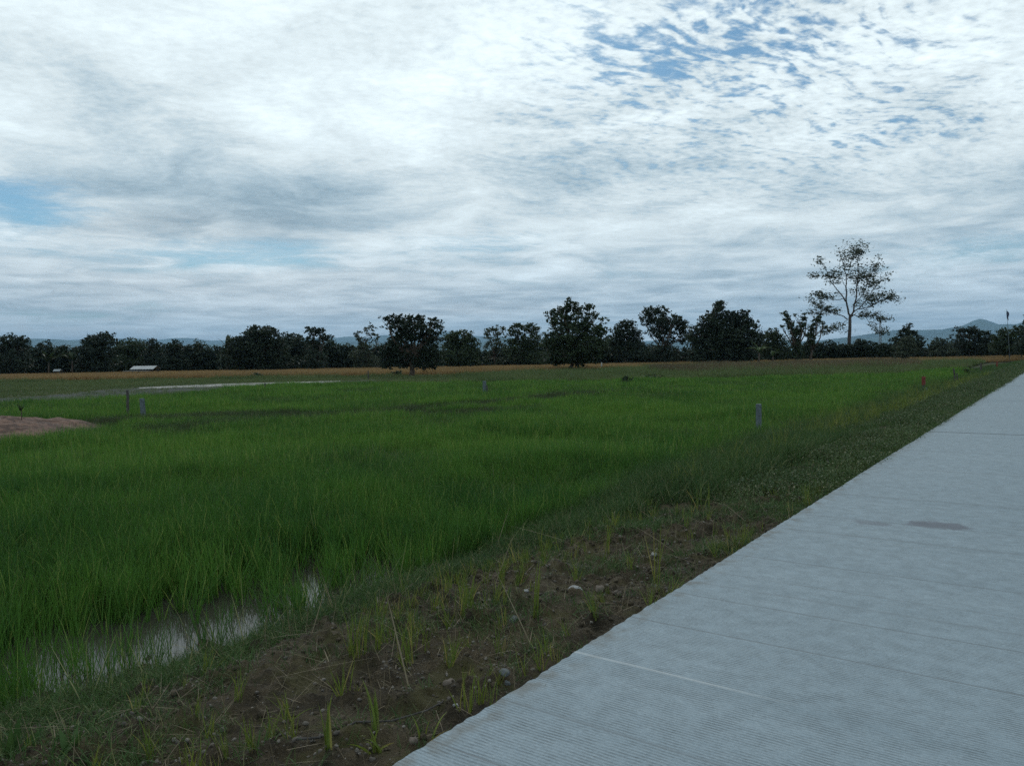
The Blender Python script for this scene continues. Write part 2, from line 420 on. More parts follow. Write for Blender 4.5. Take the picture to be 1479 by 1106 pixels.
# paddy outline in the picture, taken to the ground
def ring(pts, z=-0.5): return np.array([G(px, py, z)[:2] for px, py in pts])
PADDY = np.concatenate([ring([(-260, 606), (0, 592), (60, 585), (180, 580), (260, 575), (330, 565), (420, 559), (640, 557), (900, 553), (1150, 548), (1300, 543), (1400, 531)]),
                        np.array([st(62, 3.3), st(30, 3.1), st(12, 3.0), st(4, 2.4), st(-8, 2.4)]), ring([(-260, 900)])])
wm, nt, b = new_mat('paddy_water')
b.inputs['Base Color'].default_value = (0.035, 0.034, 0.026, 1); b.inputs['Roughness'].default_value = 0.05; b.inputs['IOR'].default_value = 1.33
b.inputs['Specular IOR Level'].default_value = 0.5
bump(nt, b, noise(nt, geopos(nt), 2.2, 3), 0.05, 0.02)
WP = np.concatenate([PADDY[:-1], [(-30, 2)]])
tag(mesh_obj('water', [(x, y, WATER_Z) for x, y in np.concatenate([PADDY[:12], np.array([st(62, 4.0), st(30, 4.0), st(-8, 4.0)]) * 1.0, [(-40, -2)]])] , [tuple(range(16))], wm), kind='structure')
# bring the water under the bank
bpy.data.objects['water'].data.vertices[12].co.xy = st(62, 1.5); bpy.data.objects['water'].data.vertices[13].co.xy = st(30, 1.5); bpy.data.objects['water'].data.vertices[14].co.xy = st(-8, 1.5)

# raised fields beyond the paddy
def sheet(name, pts, z, mat):
    P = ring(pts, z)
    o = mesh_obj(name, [(x, y, z) for x, y in P], [tuple(range(len(P)))], mat); tag(o, kind='structure'); return P
fallow = ground_mat('fallow_ground', (0.035, 0.042, 0.020), (0.070, 0.078, 0.036), 0.2)
mud = ground_mat('grey_mud', (0.034, 0.041, 0.036), (0.064, 0.071, 0.060), 0.25, 1.0)
ripe_g = ground_mat('ripe_ground', (0.08, 0.06, 0.025), (0.14, 0.10, 0.04), 0.1)
FALLOW = sheet('field', [(-260, 603), (0, 589), (180, 577), (330, 563), (640, 555), (900, 551), (1300, 541), (1390, 531), (1440, 519), (1440, 512.5), (740, 531), (-260, 548)], -0.46, fallow)
MUD = sheet('mud_flat', [(-260, 588), (0, 575), (60, 572), (160, 562), (330, 555), (470, 551), (560, 548), (500, 553), (330, 562), (250, 569), (130, 580), (0, 582), (-260, 597)], -0.452, mud)
RIPE = ring([(-300, 555), (0, 551), (250, 547.5), (480, 544), (700, 540.5), (930, 534), (900, 527.5), (740, 530), (500, 532.5), (250, 537), (-300, 547)], -0.45)
tag(mesh_obj('ripe_field', [(x, y, -0.444) for x, y in RIPE], [tuple(range(len(RIPE)))], ripe_g), kind='structure')
pth = simple_mat('pale_concrete', (0.26, 0.25, 0.235), 0.9, 0.15, 0.6, 0.2)
TR = ring([(200, 559.2), (250, 557), (330, 553.6), (420, 551.2), (492, 549.5), (494, 551.5), (430, 554), (340, 557), (250, 559.8), (202, 560.6)], -0.40)
V = [(x, y, -0.42) for x, y in TR] + [(x, y, -0.5) for x, y in TR]; n = len(TR)
tag(mesh_obj('track', V, [tuple(range(n))[::1]] + [(i, (i + 1) % n, n + (i + 1) % n, n + i) for i in range(n)], pth), kind='structure')

# hills
def build_hills():
    m, nt, b = new_mat('forested_hill'); p = geopos(nt)
    n = noise(nt, p, 0.0016, 6, 0.6)
    nt.links.new(mixc(nt, n.step(0.35, 0.65), (0.022, 0.040, 0.020), (0.050, 0.075, 0.032)), b.inputs['Base Color']); b.inputs['Roughness'].default_value = 1.0
    b.inputs['Specular IOR Level'].default_value = 0.0
    def ridge(D, prof, seed, depth):
        pxs = np.arange(-700, 2300, 9.0)
        py = np.interp(pxs, [q[0] for q in prof], [q[1] for q in prof])
        py = py + (fbm(pxs / 60, pxs * 0, 5, seed) - 0.5) * 4.5
        V = []; rows = 9
        for r in range(rows):
            k = r / (rows - 1); prf = math.sin(math.pi * k) ** 0.9
            for i, (a, c) in enumerate(zip(pxs, py)):
                q = W(a, c, D); hz = max(q[2] - GZ, 4)
                dd = (k - 0.5) * depth
                az = q[0] / D
                h = hz * prf * (1 + (vn(i * 0.22 + r * 5.1, r * 1.7, seed) - 0.5) * (0.5 if r != rows // 2 else 0))
                V.append((az * (D + dd), D + dd, GZ - 3 + h))
        n = len(pxs)
        i = (np.arange(rows - 1)[:, None] * n + np.arange(n - 1)[None]).ravel()
        o = mesh_obj('hills', V, np.stack([i, i + 1, i + n + 1, i + n], 1), m, smooth=True); tag(o, kind='structure')
    ridge(15000, [(-700, 500), (0, 492), (60, 489), (120, 491), (200, 500), (330, 497), (480, 495), (560, 494), (680, 493), (800, 495), (950, 497), (1100, 494), (1160, 493), (1210, 488), (1260, 482), (1310, 477), (1360, 475), (1385, 471), (1415, 467), (1440, 469), (1479, 468), (1600, 462), (2300, 470)], 3, 5200)
    ridge(20000, [(-700, 486), (0, 495), (200, 492), (400, 490), (560, 488), (640, 485), (700, 486), (760, 489), (900, 492), (1200, 494), (1500, 478), (2300, 480)], 8, 4800)
build_hills()

# air
hz = mesh_obj('haze', [(x, y, z) for z in (-2.0, 1050) for x, y in ((-L - 300, -L - 300), (L + 300, -L - 300), (L + 300, L + 300), (-L - 300, L + 300))],
              [(3, 2, 1, 0), (4, 5, 6, 7), (0, 1, 5, 4), (1, 2, 6, 5), (2, 3, 7, 6), (3, 0, 4, 7)])
hm = bpy.data.materials.new('haze_air'); hm.use_nodes = True; nt = hm.node_tree; nt.nodes.clear()
out = nt.nodes.new('ShaderNodeOutputMaterial'); pvn = nt.nodes.new('ShaderNodeVolumePrincipled')
pvn.inputs['Color'].default_value = (0.45, 0.72, 1.0, 1); pvn.inputs['Density'].default_value = 5.0e-5; pvn.inputs['Anisotropy'].default_value = 0.2
nt.links.new(pvn.outputs[0], out.inputs['Volume']); hz.data.materials.append(hm); tag(hz, kind='stuff')

# ------------------------------------------------------------------ grass clumps and scattering
def blades(n, h, spread, wd, lean, droop, segs=4, hv=0.35, seed=0, tintr=(0, 1)):
    r = np.random.default_rng(seed)
    a = r.uniform(0, 2 * np.pi, n); rad = spread * np.sqrt(r.uniform(0, 1, n))
    bx, by = rad * np.cos(a), rad * np.sin(a)
    az = a * 0.3 + r.uniform(0, 2 * np.pi, n)
    ln = np.abs(r.normal(0, lean, n)) + 0.03; dr = np.abs(r.normal(droop, droop * 0.6, n))
    H = h * (1 - hv * r.uniform(0, 1, n)); wv = wd * r.uniform(0.7, 1.25, n)
    tw = r.uniform(0, 2 * np.pi, n)
    V = np.zeros((n, segs + 1, 2, 3)); px = bx.copy(); py = by.copy(); pz = np.zeros(n)
    ang = ln.copy()
    for k in range(segs + 1):
        f = k / segs
        w = wv * (0.75 + 0.5 * f if f < 0.4 else 0.95) * (1 - f ** 2.2) * 0.5 + 0.0004
        sx, sy = np.cos(tw) * w, np.sin(tw) * w
        V[:, k, 0] = np.stack([px - sx, py - sy, pz], 1); V[:, k, 1] = np.stack([px + sx, py + sy, pz], 1)
        sl = H / segs
        px = px + np.sin(ang) * np.cos(az) * sl; py = py + np.sin(ang) * np.sin(az) * sl; pz = pz + np.cos(ang) * sl
        ang = ang + dr * (0.4 + 1.2 * f) / segs
    idx = np.arange(n)[:, None] * (segs + 1) * 2 + np.arange(segs)[None] * 2
    idx = idx.ravel(); Fc = np.stack([idx, idx + 1, idx + 3, idx + 2], 1)
    t = np.repeat(r.uniform(tintr[0], tintr[1], n), (segs + 1) * 2)
    return V.reshape(-1, 3), Fc, t
def merge(parts):
    V = []; Fs = []; T = []; n = 0
    for v, f, t in parts: V.append(v); Fs.append(f + n); T.append(t); n += len(v)
    return np.concatenate(V), np.concatenate(Fs), np.concatenate(T)
def leaflets(n, h, spread, size, seed=0, up=0.6):
    """small broad leaves held flat or tilted on short stalks"""
    r = np.random.default_rng(seed)
    c = np.stack([r.normal(0, spread, n), r.normal(0, spread, n), h * r.uniform(0.15, 1, n)], 1)
    return leafquads(c, size, r, up)
def leafquads(c, size, r, up=0.4):
    n = len(c)
    nr = r.normal(0, 1, (n, 3)); nr[:, 2] += up * 2; nr /= np.linalg.norm(nr, axis=1)[:, None]
    a = np.cross(nr, r.normal(0, 1, (n, 3))); a /= np.linalg.norm(a, axis=1)[:, None] + 1e-9; b_ = np.cross(nr, a)
    sz = size * r.uniform(0.6, 1.4, n)[:, None]
    V = np.stack([c - a * sz, c + b_ * sz * 0.55, c + a * sz, c - b_ * sz * 0.55], 1)
    i = np.arange(n) * 4
    return V.reshape(-1, 3), np.stack([i, i + 1, i + 2, i + 3], 1), np.repeat(r.uniform(0, 1, n), 4)

def protos(cname, meshes, mat):
    c = bpy.data.collections.new(cname)
    for i, (v, f, t) in enumerate(meshes):
        o = mesh_obj('%s_clump' % cname, v, f, mat, tint=t, link=False); o.name = '%s_clump.%03d' % (cname, i); c.objects.link(o)
    return c
def scatter(name, pts, scl, col, nvar, tilt=0.12, seed=1):
    r = np.random.default_rng(seed); n = len(pts)
    me = bpy.data.meshes.new(name); me.vertices.add(n); me.vertices.foreach_set('co', np.asarray(pts, np.float32).ravel())
    a = me.attributes.new('vid', 'INT', 'POINT'); a.data.foreach_set('value', r.integers(0, nvar, n).astype(np.int32))
    rot = np.stack([r.normal(0, tilt, n), r.normal(0, tilt, n), r.uniform(0, 6.283, n)], 1)
    a = me.attributes.new('rot', 'FLOAT_VECTOR', 'POINT'); a.data.foreach_set('vector', rot.astype(np.float32).ravel())
    a = me.attributes.new('scl', 'FLOAT', 'POINT'); a.data.foreach_set('value', np.broadcast_to(scl, (n,)).astype(np.float32))
    o = bpy.data.objects.new(name, me); COL.objects.link(o); tag(o, kind='stuff')
    ng = bpy.data.node_groups.new(name + '_scatter', 'GeometryNodeTree')
    ng.interface.new_socket('Geometry', in_out='INPUT', socket_type='NodeSocketGeometry'); ng.interface.new_socket('Geometry', in_out='OUTPUT', socket_type='NodeSocketGeometry')
    gi = ng.nodes.new('NodeGroupInput'); go = ng.nodes.new('NodeGroupOutput')
    ci = ng.nodes.new('GeometryNodeCollectionInfo'); ci.inputs[0].default_value = col; ci.inputs[1].default_value = True; ci.inputs[2].default_value = True
    ip = ng.nodes.new('GeometryNodeInstanceOnPoints'); ip.inputs['Pick Instance'].default_value = True
    def na(nm, ty):
        q = ng.nodes.new('GeometryNodeInputNamedAttribute'); q.data_type = ty; q.inputs[0].default_value = nm
        return [k for k in q.outputs if k.enabled][0]
    er = ng.nodes.new('FunctionNodeEulerToRotation')
    lk = ng.links.new
    lk(gi.outputs[0], ip.inputs['Points']); lk(ci.outputs[0], ip.inputs['Instance']); lk(na('vid', 'INT'), ip.inputs['Instance Index'])
    lk(na('rot', 'FLOAT_VECTOR'), er.inputs[0]); lk(er.outputs[0], ip.inputs['Rotation']); lk(na('scl', 'FLOAT'), ip.inputs['Scale'])
    lk(ip.outputs[0], go.inputs[0])
    md = o.modifiers.new('scatter', 'NODES'); md.node_group = ng
    return o
def jitter(x0, x1, y0, y1, step, seed):
    r = np.random.default_rng(seed)
    gx, gy = np.meshgrid(np.arange(x0, x1, step), np.arange(y0, y1, step))
    x = gx.ravel() + r.uniform(-.5, .5, gx.size) * step; y = gy.ravel() + r.uniform(-.5, .5, gx.size) * step
    k = (np.abs(x) < 0.70 * y + 4.0) & (y > 1.0)
    return x[k], y[k]

# leaf colours
M_rice = leaf_mat('rice_leaf', (0.016, 0.068, 0.015), (0.076, 0.178, 0.026), (0.22, 0.28, 0.07), patch=0.55, patch_amt=0.85, trans=0.38)
M_rice2 = leaf_mat('rice_leaf_light', (0.026, 0.094, 0.018), (0.098, 0.210, 0.030), (0.22, 0.28, 0.07), patch=0.22, patch_amt=0.9, trans=0.38)
M_bank = leaf_mat('bank_grass_leaf', (0.024, 0.062, 0.018), (0.072, 0.130, 0.036), (0.22, 0.22, 0.10), patch=0.8, patch_amt=0.6, trans=0.25, rough=0.6, spec=0.2)
M_sprout = leaf_mat('sprout_leaf', (0.075, 0.135, 0.024), (0.200, 0.215, 0.036), (0.30, 0.25, 0.08), patch=2.0, patch_amt=0.4, trans=0.3)
M_straw = leaf_mat('dry_straw', (0.10, 0.075, 0.045), (0.22, 0.18, 0.11), None, trans=0.1)
M_cover = leaf_mat('creeper_leaf', (0.026, 0.062, 0.018), (0.074, 0.112, 0.032), (0.15, 0.14, 0.07), patch=0.9, patch_amt=0.8, trans=0.2, rough=0.55, spec=0.3)
M_fallow = leaf_mat('fallow_grass', (0.050, 0.098, 0.028), (0.130, 0.165, 0.060), (0.24, 0.20, 0.11), patch=0.14, patch_amt=0.8, trans=0.2)
M_ripe = leaf_mat('ripe_rice', (0.200, 0.130, 0.056), (0.36, 0.240, 0.105), None, patch=0.05, patch_amt=0.7, trans=0.15)
M_brown = leaf_mat('dry_brown_grass', (0.080, 0.066, 0.038), (0.165, 0.125, 0.070), None, patch=0.08, patch_amt=0.7, trans=0.15)

# ---- rice
C_rice = protos('rice', [merge([blades(36, 0.56, 0.085, 0.0078, 0.14, 0.30, 5, 0.45, 100 + i), blades(8, 0.62, 0.07, 0.0066, 0.22, 0.75, 5, 0.3, 150 + i)]) for i in range(7)], M_rice)
C_rice2 = protos('rice_mid', [blades(56, 0.56, 0.17, 0.011, 0.14, 0.32, 4, 0.45, 200 + i) for i in range(6)], M_rice2)
C_rice3 = protos('rice_far', [blades(60, 0.56, 0.32, 0.022, 0.14, 0.32, 3, 0.45, 300 + i) for i in range(6)], M_rice2)
def paddy_mask(x, y):
    s, t = to_st(x, y)
    k = inpoly(x, y, PADDY)
    edge = 2.75 + (fbm(s * 0.7, t * 0.0, 3, 31) - 0.5) * 0.5 + 0.45 * sst(7, 14, s)
    return k & (t > edge), s, t
# low bunds crossing the paddy, where other grass takes over
BUND = [(ring([(230, 632), (400, 613), (560, 602), (700, 590), (820, 577), (980, 566)]), 1.0), (ring([(-200, 640), (120, 622), (200, 612), (330, 606), (480, 607)]), 0.9), (ring([(560, 602), (640, 607), (760, 598)]), 0.7)]
def seg_d(x, y, P):
    d = np.full(len(x), 1e9)
    for a, c in zip(P[:-1], P[1:]):
        v = c - a; k = np.clip(((x - a[0]) * v[0] + (y - a[1]) * v[1]) / np.dot(v, v), 0, 1)
        d = np.minimum(d, np.hypot(x - a[0] - v[0] * k, y - a[1] - v[1] * k))
    return d
def bund_d(x, y): return np.min([seg_d(x, y, P) / w for P, w in BUND], axis=0)
MOUND_C = np.array([-15.6, 22.0, -0.4])
def rice_layer(name, y0, y1, step, col, nv, seed, rmin, rmax, sc=1.0):
    x, y = jitter(-70, 75, y0, y1, step, seed)
    r = np.hypot(x, y); k = (r >= rmin) & (r < rmax); x, y = x[k], y[k]
    k, s, t = paddy_mask(x, y); 
    rr = np.random.default_rng(seed + 5)
    # open water near the bank: plants stand in scattered groups
    op = sst(4.8, 3.6, t) * sst(6.5, 4.8, s) * (0.30 + 0.70 * sst(1.5, 2.5, s))
    n = fbm(x * 1.5, y * 1.5, 3, 41)
    thin = op * (1.0 + 0.8 * (fbm(x * 1.1, y * 1.1, 3, 77) - 0.5))
    k &= rr.uniform(0, 1, len(x)) > np.clip(thin * 1.15, 0, 0.975)
    k &= (bund_d(x, y) > 1.0)
    k &= np.hypot((x - MOUND_C[0]) / 3.9, (y - MOUND_C[1]) / 4.1) > 1
    x, y, s, t, n = x[k], y[k], s[k], t[k], n[k]
    sc = sc * (0.56 + 0.80 * fbm(x * 0.45, y * 0.45, 4, 51)) * rr.uniform(0.78, 1.18, len(x)) * (0.85 + 0.15 * sst(3, 5, t))
    z = np.full(len(x), -0.60) + (fbm(x * .5, y * .5, 2, 9) - .5) * 0.05
    return scatter(name, np.stack([x, y, z], 1), sc, col, nv, 0.10, seed)
rice_layer('rice_crop', 1, 15, 0.115, C_rice, 7, 61, 0, 13.5)
x, y = jitter(-8, 4, 1, 9, 0.15, 66); k, s, t = paddy_mask(x, y); op = sst(5.2, 4.0, t) * sst(8.2, 6.2, s)
k &= (np.random.default_rng(4).uniform(0, 1, len(x)) < op * (0.19 + 0.30 * sst(3.0, 4.2, t) + 0.30 * sst(2.6, 1.8, s) + 0.8 * sst(0.42, 0.62, fbm(x * 1.6, y * 1.6, 3, 78)))); x, y = x[k], y[k]
C_thin = protos('rice_shoot', [blades(9 + i, 0.58, 0.04, 0.0075, 0.15, 0.35, 5, 0.5, 170 + i) for i in range(6)], M_rice)
scatter('rice_shoots', np.stack([x, y, np.full(len(x), -0.60)], 1), np.random.default_rng(9).uniform(0.65, 1.1, len(x)), C_thin, 6, 0.12, 67)
rice_layer('rice_crop', 8, 36, 0.21, C_rice2, 6, 62, 13.5, 34)
rice_layer('rice_crop', 20, 75, 0.42, C_rice3, 6, 63, 34, 90, 1.05)

# ---- weeds standing among the rice
C_weed = protos('paddy_weed', [merge([blades(34, 0.50, 0.16, 0.009, 0.5, 1.0, 5, 0.5, 420 + i), blades(5, 0.66, 0.10, 0.006, 0.25, 0.9, 5, 0.3, 440 + i)]) for i in range(5)], M_bank)
x, y = jitter(-40, 45, 4, 50, 0.24, 72); k, s, t = paddy_mask(x, y)
wv = fbm(x * 0.22, y * 0.22, 4, 73); k &= (np.random.default_rng(6).uniform(0, 1, len(x)) < 0.9 * sst(0.47, 0.60, wv) + 0.35 * sst(6.5, 4.0, t) * sst(4, 7, s)) & ~((s < 7) & (t < 4.3)); x, y = x[k], y[k]
k = np.hypot((x - MOUND_C[0]) / 3.9, (y - MOUND_C[1]) / 4.1) > 1; x, y = x[k], y[k]
scatter('paddy_weeds', np.stack([x, y, np.full(len(x), -0.58)], 1), np.random.default_rng(8).uniform(0.75, 1.2, len(x)), C_weed, 5, 0.2, 19)

# ---- grass on the bunds
M_bund = leaf_mat('bund_grass_leaf', (0.022, 0.045, 0.016), (0.065, 0.090, 0.034), (0.14, 0.13, 0.06), patch=0.6, patch_amt=0.6, trans=0.15)
C_bund = protos('bund_grass', [blades(46, 0.46, 0.22, 0.012, 0.45, 0.9, 4, 0.5, 400 + i) for i in range(5)], M_bund)
x, y = jitter(-60, 60, 12, 62, 0.24, 71); bd = bund_d(x, y); k = (bd < 1.15) & inpoly(x, y, PADDY); x, y = x[k], y[k]
scatter('bund_grass', np.stack([x, y, np.full(len(x), -0.50)], 1), 0.65 + 0.5 * fbm(x, y, 2, 3), C_bund, 5, 0.15, 3)

# ---- grass on the bank and verge
C_bank = protos('bank_grass', [merge([blades(44, 0.34, 0.13, 0.0055, 0.55, 1.3, 5, 0.6, 500 + i), blades(8, 0.48, 0.10, 0.005, 0.3, 0.7, 5, 0.4, 540 + i)]) for i in range(6)], M_bank)
C_low = protos('low_grass', [blades(38, 0.16, 0.13, 0.0045, 0.8, 1.2, 4, 0.6, 600 + i) for i in range(5)], M_bank)
C_cover = protos('creeper', [merge([leaflets(60, 0.11, 0.10, 0.014, 700 + i), blades(26, 0.20, 0.12, 0.006, 0.6, 1.1, 4, 0.6, 720 + i)]) for i in range(6)], M_cover)
def st_pts(s0, s1, t0, t1, step, seed):
    r = np.random.default_rng(seed)
    gs, gt = np.meshgrid(np.arange(s0, s1, step), np.arange(t0, t1, step))
    s = gs.ravel() + r.uniform(-.5, .5, gs.size) * step; t = gt.ravel() + r.uniform(-.5, .5, gs.size) * step
    return s, t, r.uniform(0, 1, gs.size)
def st_scatter(name, s, t, sc, col, nv, tilt, seed, dz=-0.015):
    x, y = st(s, t); z = verge_z(s, t) + dz
    return scatter(name, np.stack([x, y, z], 1), sc, col, nv, tilt, seed)
s, t, q = st_pts(-3, 16, 1.2, 4.0, 0.10, 81)
w = soil_w(s, t); k = (q < (1 - w) * 0.95) & (t < 3.1 + (fbm(s * .8, t * 0, 2, 5) - .5) * 0.8 + 0.5 * sst(6, 12, s)) & (t > 1.6 * sst(15, 9, s) * sst(-9, 1, s) * 0 + 1.2)
k &= ~((s < 6.6) & (t > 2.62 + (fbm(s * 2, t * 0, 2, 15) - .5) * 0.5))
s, t = s[k], t[k]; hgt = 0.5 + 0.75 * fbm(s * .9, t * .9, 3, 33)
st_scatter('bank_grass', s, t, hgt * (0.42 + 0.68 * sst(5.5, 8.5, s)), C_bank, 6, 0.25, 4)
C_lay = protos('lodged_grass', [blades(9, 0.62, 0.12, 0.007, 1.15, 0.25, 4, 0.5, 570 + i) for i in range(4)], M_bank)
s2, t2, q2 = st_pts(1.5, 6.5, 2.15, 2.85, 0.13, 88); k2 = q2 < 0.28
st_scatter('lodged_grass', s2[k2], t2[k2], rng.uniform(.5, 1.0, k2.sum()), C_lay, 4, 0.15, 16)
C_reed = protos('tall_grass', [merge([blades(10, 0.62, 0.07, 0.008, 0.30, 0.55, 5, 0.5, 580 + i), blades(5, 0.5, 0.10, 0.008, 0.6, 0.9, 5, 0.5, 590 + i)]) for i in range(5)], M_sprout)
s2, t2, q2 = st_pts(6.5, 60, 1.7, 4.2, 0.24, 89); k2 = (q2 < 0.9 * sst(0.38, 0.62, fbm(s2 * .6, t2 * .6, 3, 45))) & (soil_w(s2, t2) < .5)
st_scatter('tall_grass', s2[k2], t2[k2], rng.uniform(.5, 1.15, k2.sum()), C_reed, 5, 0.2, 17)
s2, t2, q2 = st_pts(-1, 75, -0.05, 0.55, 0.09, 90); k2 = (q2 < np.where(soil_w(s2, t2) < .4, 0.85, 0.45 * sst(0.45, 0.65, fbm(s2 * 1.6, t2, 3, 59)))); s2, t2 = s2[k2], t2[k2]
st_scatter('edge_grass', s2, np.maximum(t2, 0.03), (0.35 + 0.8 * fbm(s2 * 1.5, t2, 3, 46)), C_low, 5, 0.3, 18)
s, t, q = st_pts(13, 122, 1.0, 5.6, 0.17, 82); k = (q < 0.9) & ((t < 4.6) | (s > 55))
s, t = s[k], t[k]
st_scatter('bank_grass', s, t, (0.5 + 0.9 * fbm(s * .5, t * .5, 3, 34)) * (0.6 + 0.6 * sst(1.2, 2.6, t)), C_bank, 6, 0.2, 5)
s, t, q = st_pts(-3, 14, 0.05, 2.8, 0.085, 83); w = soil_w(s, t)
k = q < np.where(w > 0.5, 0.75 * sst(0.43, 0.60, fbm(s * 1.7, t * 1.7, 3, 44)) + 0.08, 0.85) * sst(0.0, 0.2, t)
s, t = s[k], t[k]
st_scatter('low_grass', s, t, 0.5 + 0.6 * fbm(s * 2, t * 2, 2, 35), C_low, 5, 0.2, 6)
s, t, q = st_pts(7.6, 120, 0.06, 3.0, 0.11, 84); w = soil_w(s, t)
k = (q < (1 - w) * 0.9) & (q < 0.95 - 0.4 * sst(20, 50, s)); s, t = s[k], t[k]
k = (t < 2.0 + 1.4 * (fbm(s * .6, t * .6, 3, 48) - .5)) & (fbm(s * .9 + 40, t * .9, 3, 58) > 0.36); s, t = s[k], t[k]
st_scatter('creeper', s, t, (0.7 + 0.7 * fbm(s * 1.2, t * 1.2, 3, 36)) * (1 + 0.5 * sst(20, 50, s)) * sst(-0.25, 0.25, t), C_cover, 6, 0.2, 7)

# ---- sprouts, straw and gravel on the bare soil
C_spr = protos('sprout', [blades(7 + 3 * (i % 3), 0.24, 0.03, 0.006, 0.22, 0.35, 4, 0.5, 800 + i) for i in range(6)], M_sprout)
s, t, q = st_pts(-1, 9.5, 0.08, 2.6, 0.10, 85); w = soil_w(s, t)
k = (w > 0.35) & (q < 0.06 + 0.40 * sst(0.45, 0.66, fbm(s * 1.3, t * 1.3, 3, 47))); s, t = s[k], t[k]
st_scatter('sprouts', s, t, rng.uniform(0.35, 1.0, len(s)), C_spr, 6, 0.15, 8)
C_straw = protos('straw', [blades(5, 0.30, 0.08, 0.004, 1.35, 0.15, 3, 0.6, 850 + i) for i in range(5)], M_straw)
s, t, q = st_pts(-1, 9.5, 0.05, 2.9, 0.10, 86); k = q < 0.4; s, t = s[k], t[k]
st_scatter('straw_litter', s, t, rng.uniform(0.4, 1.1, len(s)), C_straw, 5, 0.1, 9, 0.004)

def rock_mesh(seed, k=1, flat=0.65):
    import bmesh
    bm = bmesh.new(); bmesh.ops.create_icosphere(bm, subdivisions=k, radius=1.0)
    r = np.random.default_rng(seed); off = r.uniform(0, 50, 3)
    for v in bm.verts:
        p = np.array(v.co)
        d = 0.62 + 0.75 * float(vn(p[0] * 1.4 + off[0] + p[2], p[1] * 1.4 + off[1] - p[2] * .7, seed))
        v.co = Vector((p[0] * d, p[1] * d * 0.8, p[2] * d * flat))
    V = np.array([v.co[:] for v in bm.verts]); Fc = np.array([[v.index for v in f.verts] for f in bm.faces]); bm.free()
    return V, Fc
M_peb, nt, b = new_mat('gravel_stone')
oi = E(nt, nt.nodes.new('ShaderNodeObjectInfo').outputs['Random'])
nt.links.new(mixc(nt, oi, (0.045, 0.036, 0.028), (0.17, 0.15, 0.125)), b.inputs['Base Color']); b.inputs['Roughness'].default_value = 0.85
C_peb = protos('pebble', [rock_mesh(900 + i, 2) + (np.zeros(42),) for i in range(5)], M_peb)
s, t, q = st_pts(-1, 10, 0.02, 2.7, 0.03, 87); w = soil_w(s, t)
k = (w > 0.3) & (q < 0.12 + 0.45 * sst(0.48, 0.66, fbm(s * 2.3, t * 2.3, 3, 49))); s, t = s[k], t[k]
st_scatter('gravel', s, t, 0.0035 + 0.012 * rng.uniform(0, 1, len(s)) ** 3, C_peb, 5, 0.4, 10, 0.002)

M_clod = simple_mat('soil_clod', (0.058, 0.046, 0.029), 0.95, 0.5, 0.9, 0.4)
C_clod = protos('clod', [rock_mesh(950 + i, 2, .7) + (np.zeros(42),) for i in range(5)], M_clod)
s, t, q = st_pts(-1, 10, 0.02, 2.7, 0.035, 97); w = soil_w(s, t)
k = (w > 0.2) & (q < 0.10 + 0.45 * sst(0.45, 0.62, fbm(s * 1.9 + 7, t * 1.9, 3, 50))); s, t = s[k], t[k]
st_scatter('soil_clods', s, t, 0.005 + 0.020 * rng.uniform(0, 1, len(s)) ** 4, C_clod, 5, 0.5, 21, 0.002)
C_stem = protos('dry_stem', [blades(1, 0.6, 0.02, 0.006, 1.48, 0.1, 3, 0.6, 870 + i) for i in range(5)], M_straw)
s, t, q = st_pts(-1, 9.5, 0.1, 2.9, 0.2, 98); k = q < 0.14; s, t = s[k], t[k]
st_scatter('dry_stems', s, t, rng.uniform(0.4, 1.2, len(s)), C_stem, 5, 0.06, 22, 0.02)

# ---- fields behind
C_fal = protos('fallow_grass', [merge([blades(50, 0.5, 0.40, 0.022, 0.40, 0.8, 3, 0.6, 1000 + i), blades(6, 0.85, 0.35, 0.014, 0.15, 0.3, 3, 0.4, 1040 + i)]) for i in range(5)], M_fallow)
x, y = jitter(-90, 140, 30, 135, 0.55, 91)
k = inpoly(x, y, FALLOW) & ~inpoly(x, y, MUD) & ~inpoly(x, y, TR); k &= ~inpoly(x, y, RIPE)
s, t = to_st(x, y); k &= t > 2.4
x, y = x[k], y[k]
lowleft = sst(-6, -14, x - 0.1 * y)
hs = (0.35 + 1.3 * fbm(x * .22, y * .22, 4, 61)) * (1 - 0.55 * lowleft) * rng.uniform(.8, 1.2, len(x))
scatter('fallow_grass', np.stack([x, y, np.full(len(x), -0.47)], 1), hs, C_fal, 5, 0.15, 11)
C_mudg = protos('sparse_grass', [blades(22, 0.22, 0.35, 0.018, 0.6, 0.8, 3, 0.6, 1060 + i) for i in range(4)], M_fallow)
x, y = jitter(-70, 10, 30, 90, 0.6, 92); k = inpoly(x, y, MUD) & (fbm(x * .3, y * .6, 3, 62) > 0.47); x, y = x[k], y[k]
scatter('sparse_grass', np.stack([x, y, np.full(len(x), -0.455)], 1), rng.uniform(.5, 1.1, len(x)), C_mudg, 4, 0.15, 12)
C_ripe = protos('ripe_rice', [blades(70, 0.85, 0.5, 0.035, 0.22, 0.7, 3, 0.35, 1080 + i) for i in range(5)], M_ripe)
x, y = jitter(-110, 40, 55, 150, 0.75, 93); k = inpoly(x, y, RIPE); x, y = x[k], y[k]
scatter('ripe_rice', np.stack([x, y, np.full(len(x), -0.45)], 1), rng.uniform(.8, 1.05, len(x)), C_ripe, 5, 0.1, 13)
NEAR = ring([(-300, 556), (0, 552), (250, 549), (480, 545.5), (700, 542), (930, 535)], -0.45)
x, y = jitter(-100, 45, 50, 130, 0.5, 96); dd = seg_d(x, y, NEAR); k = (dd < 3.0) & (fbm(x * .25, y * .25, 3, 66) > 0.50); x, y = x[k], y[k]
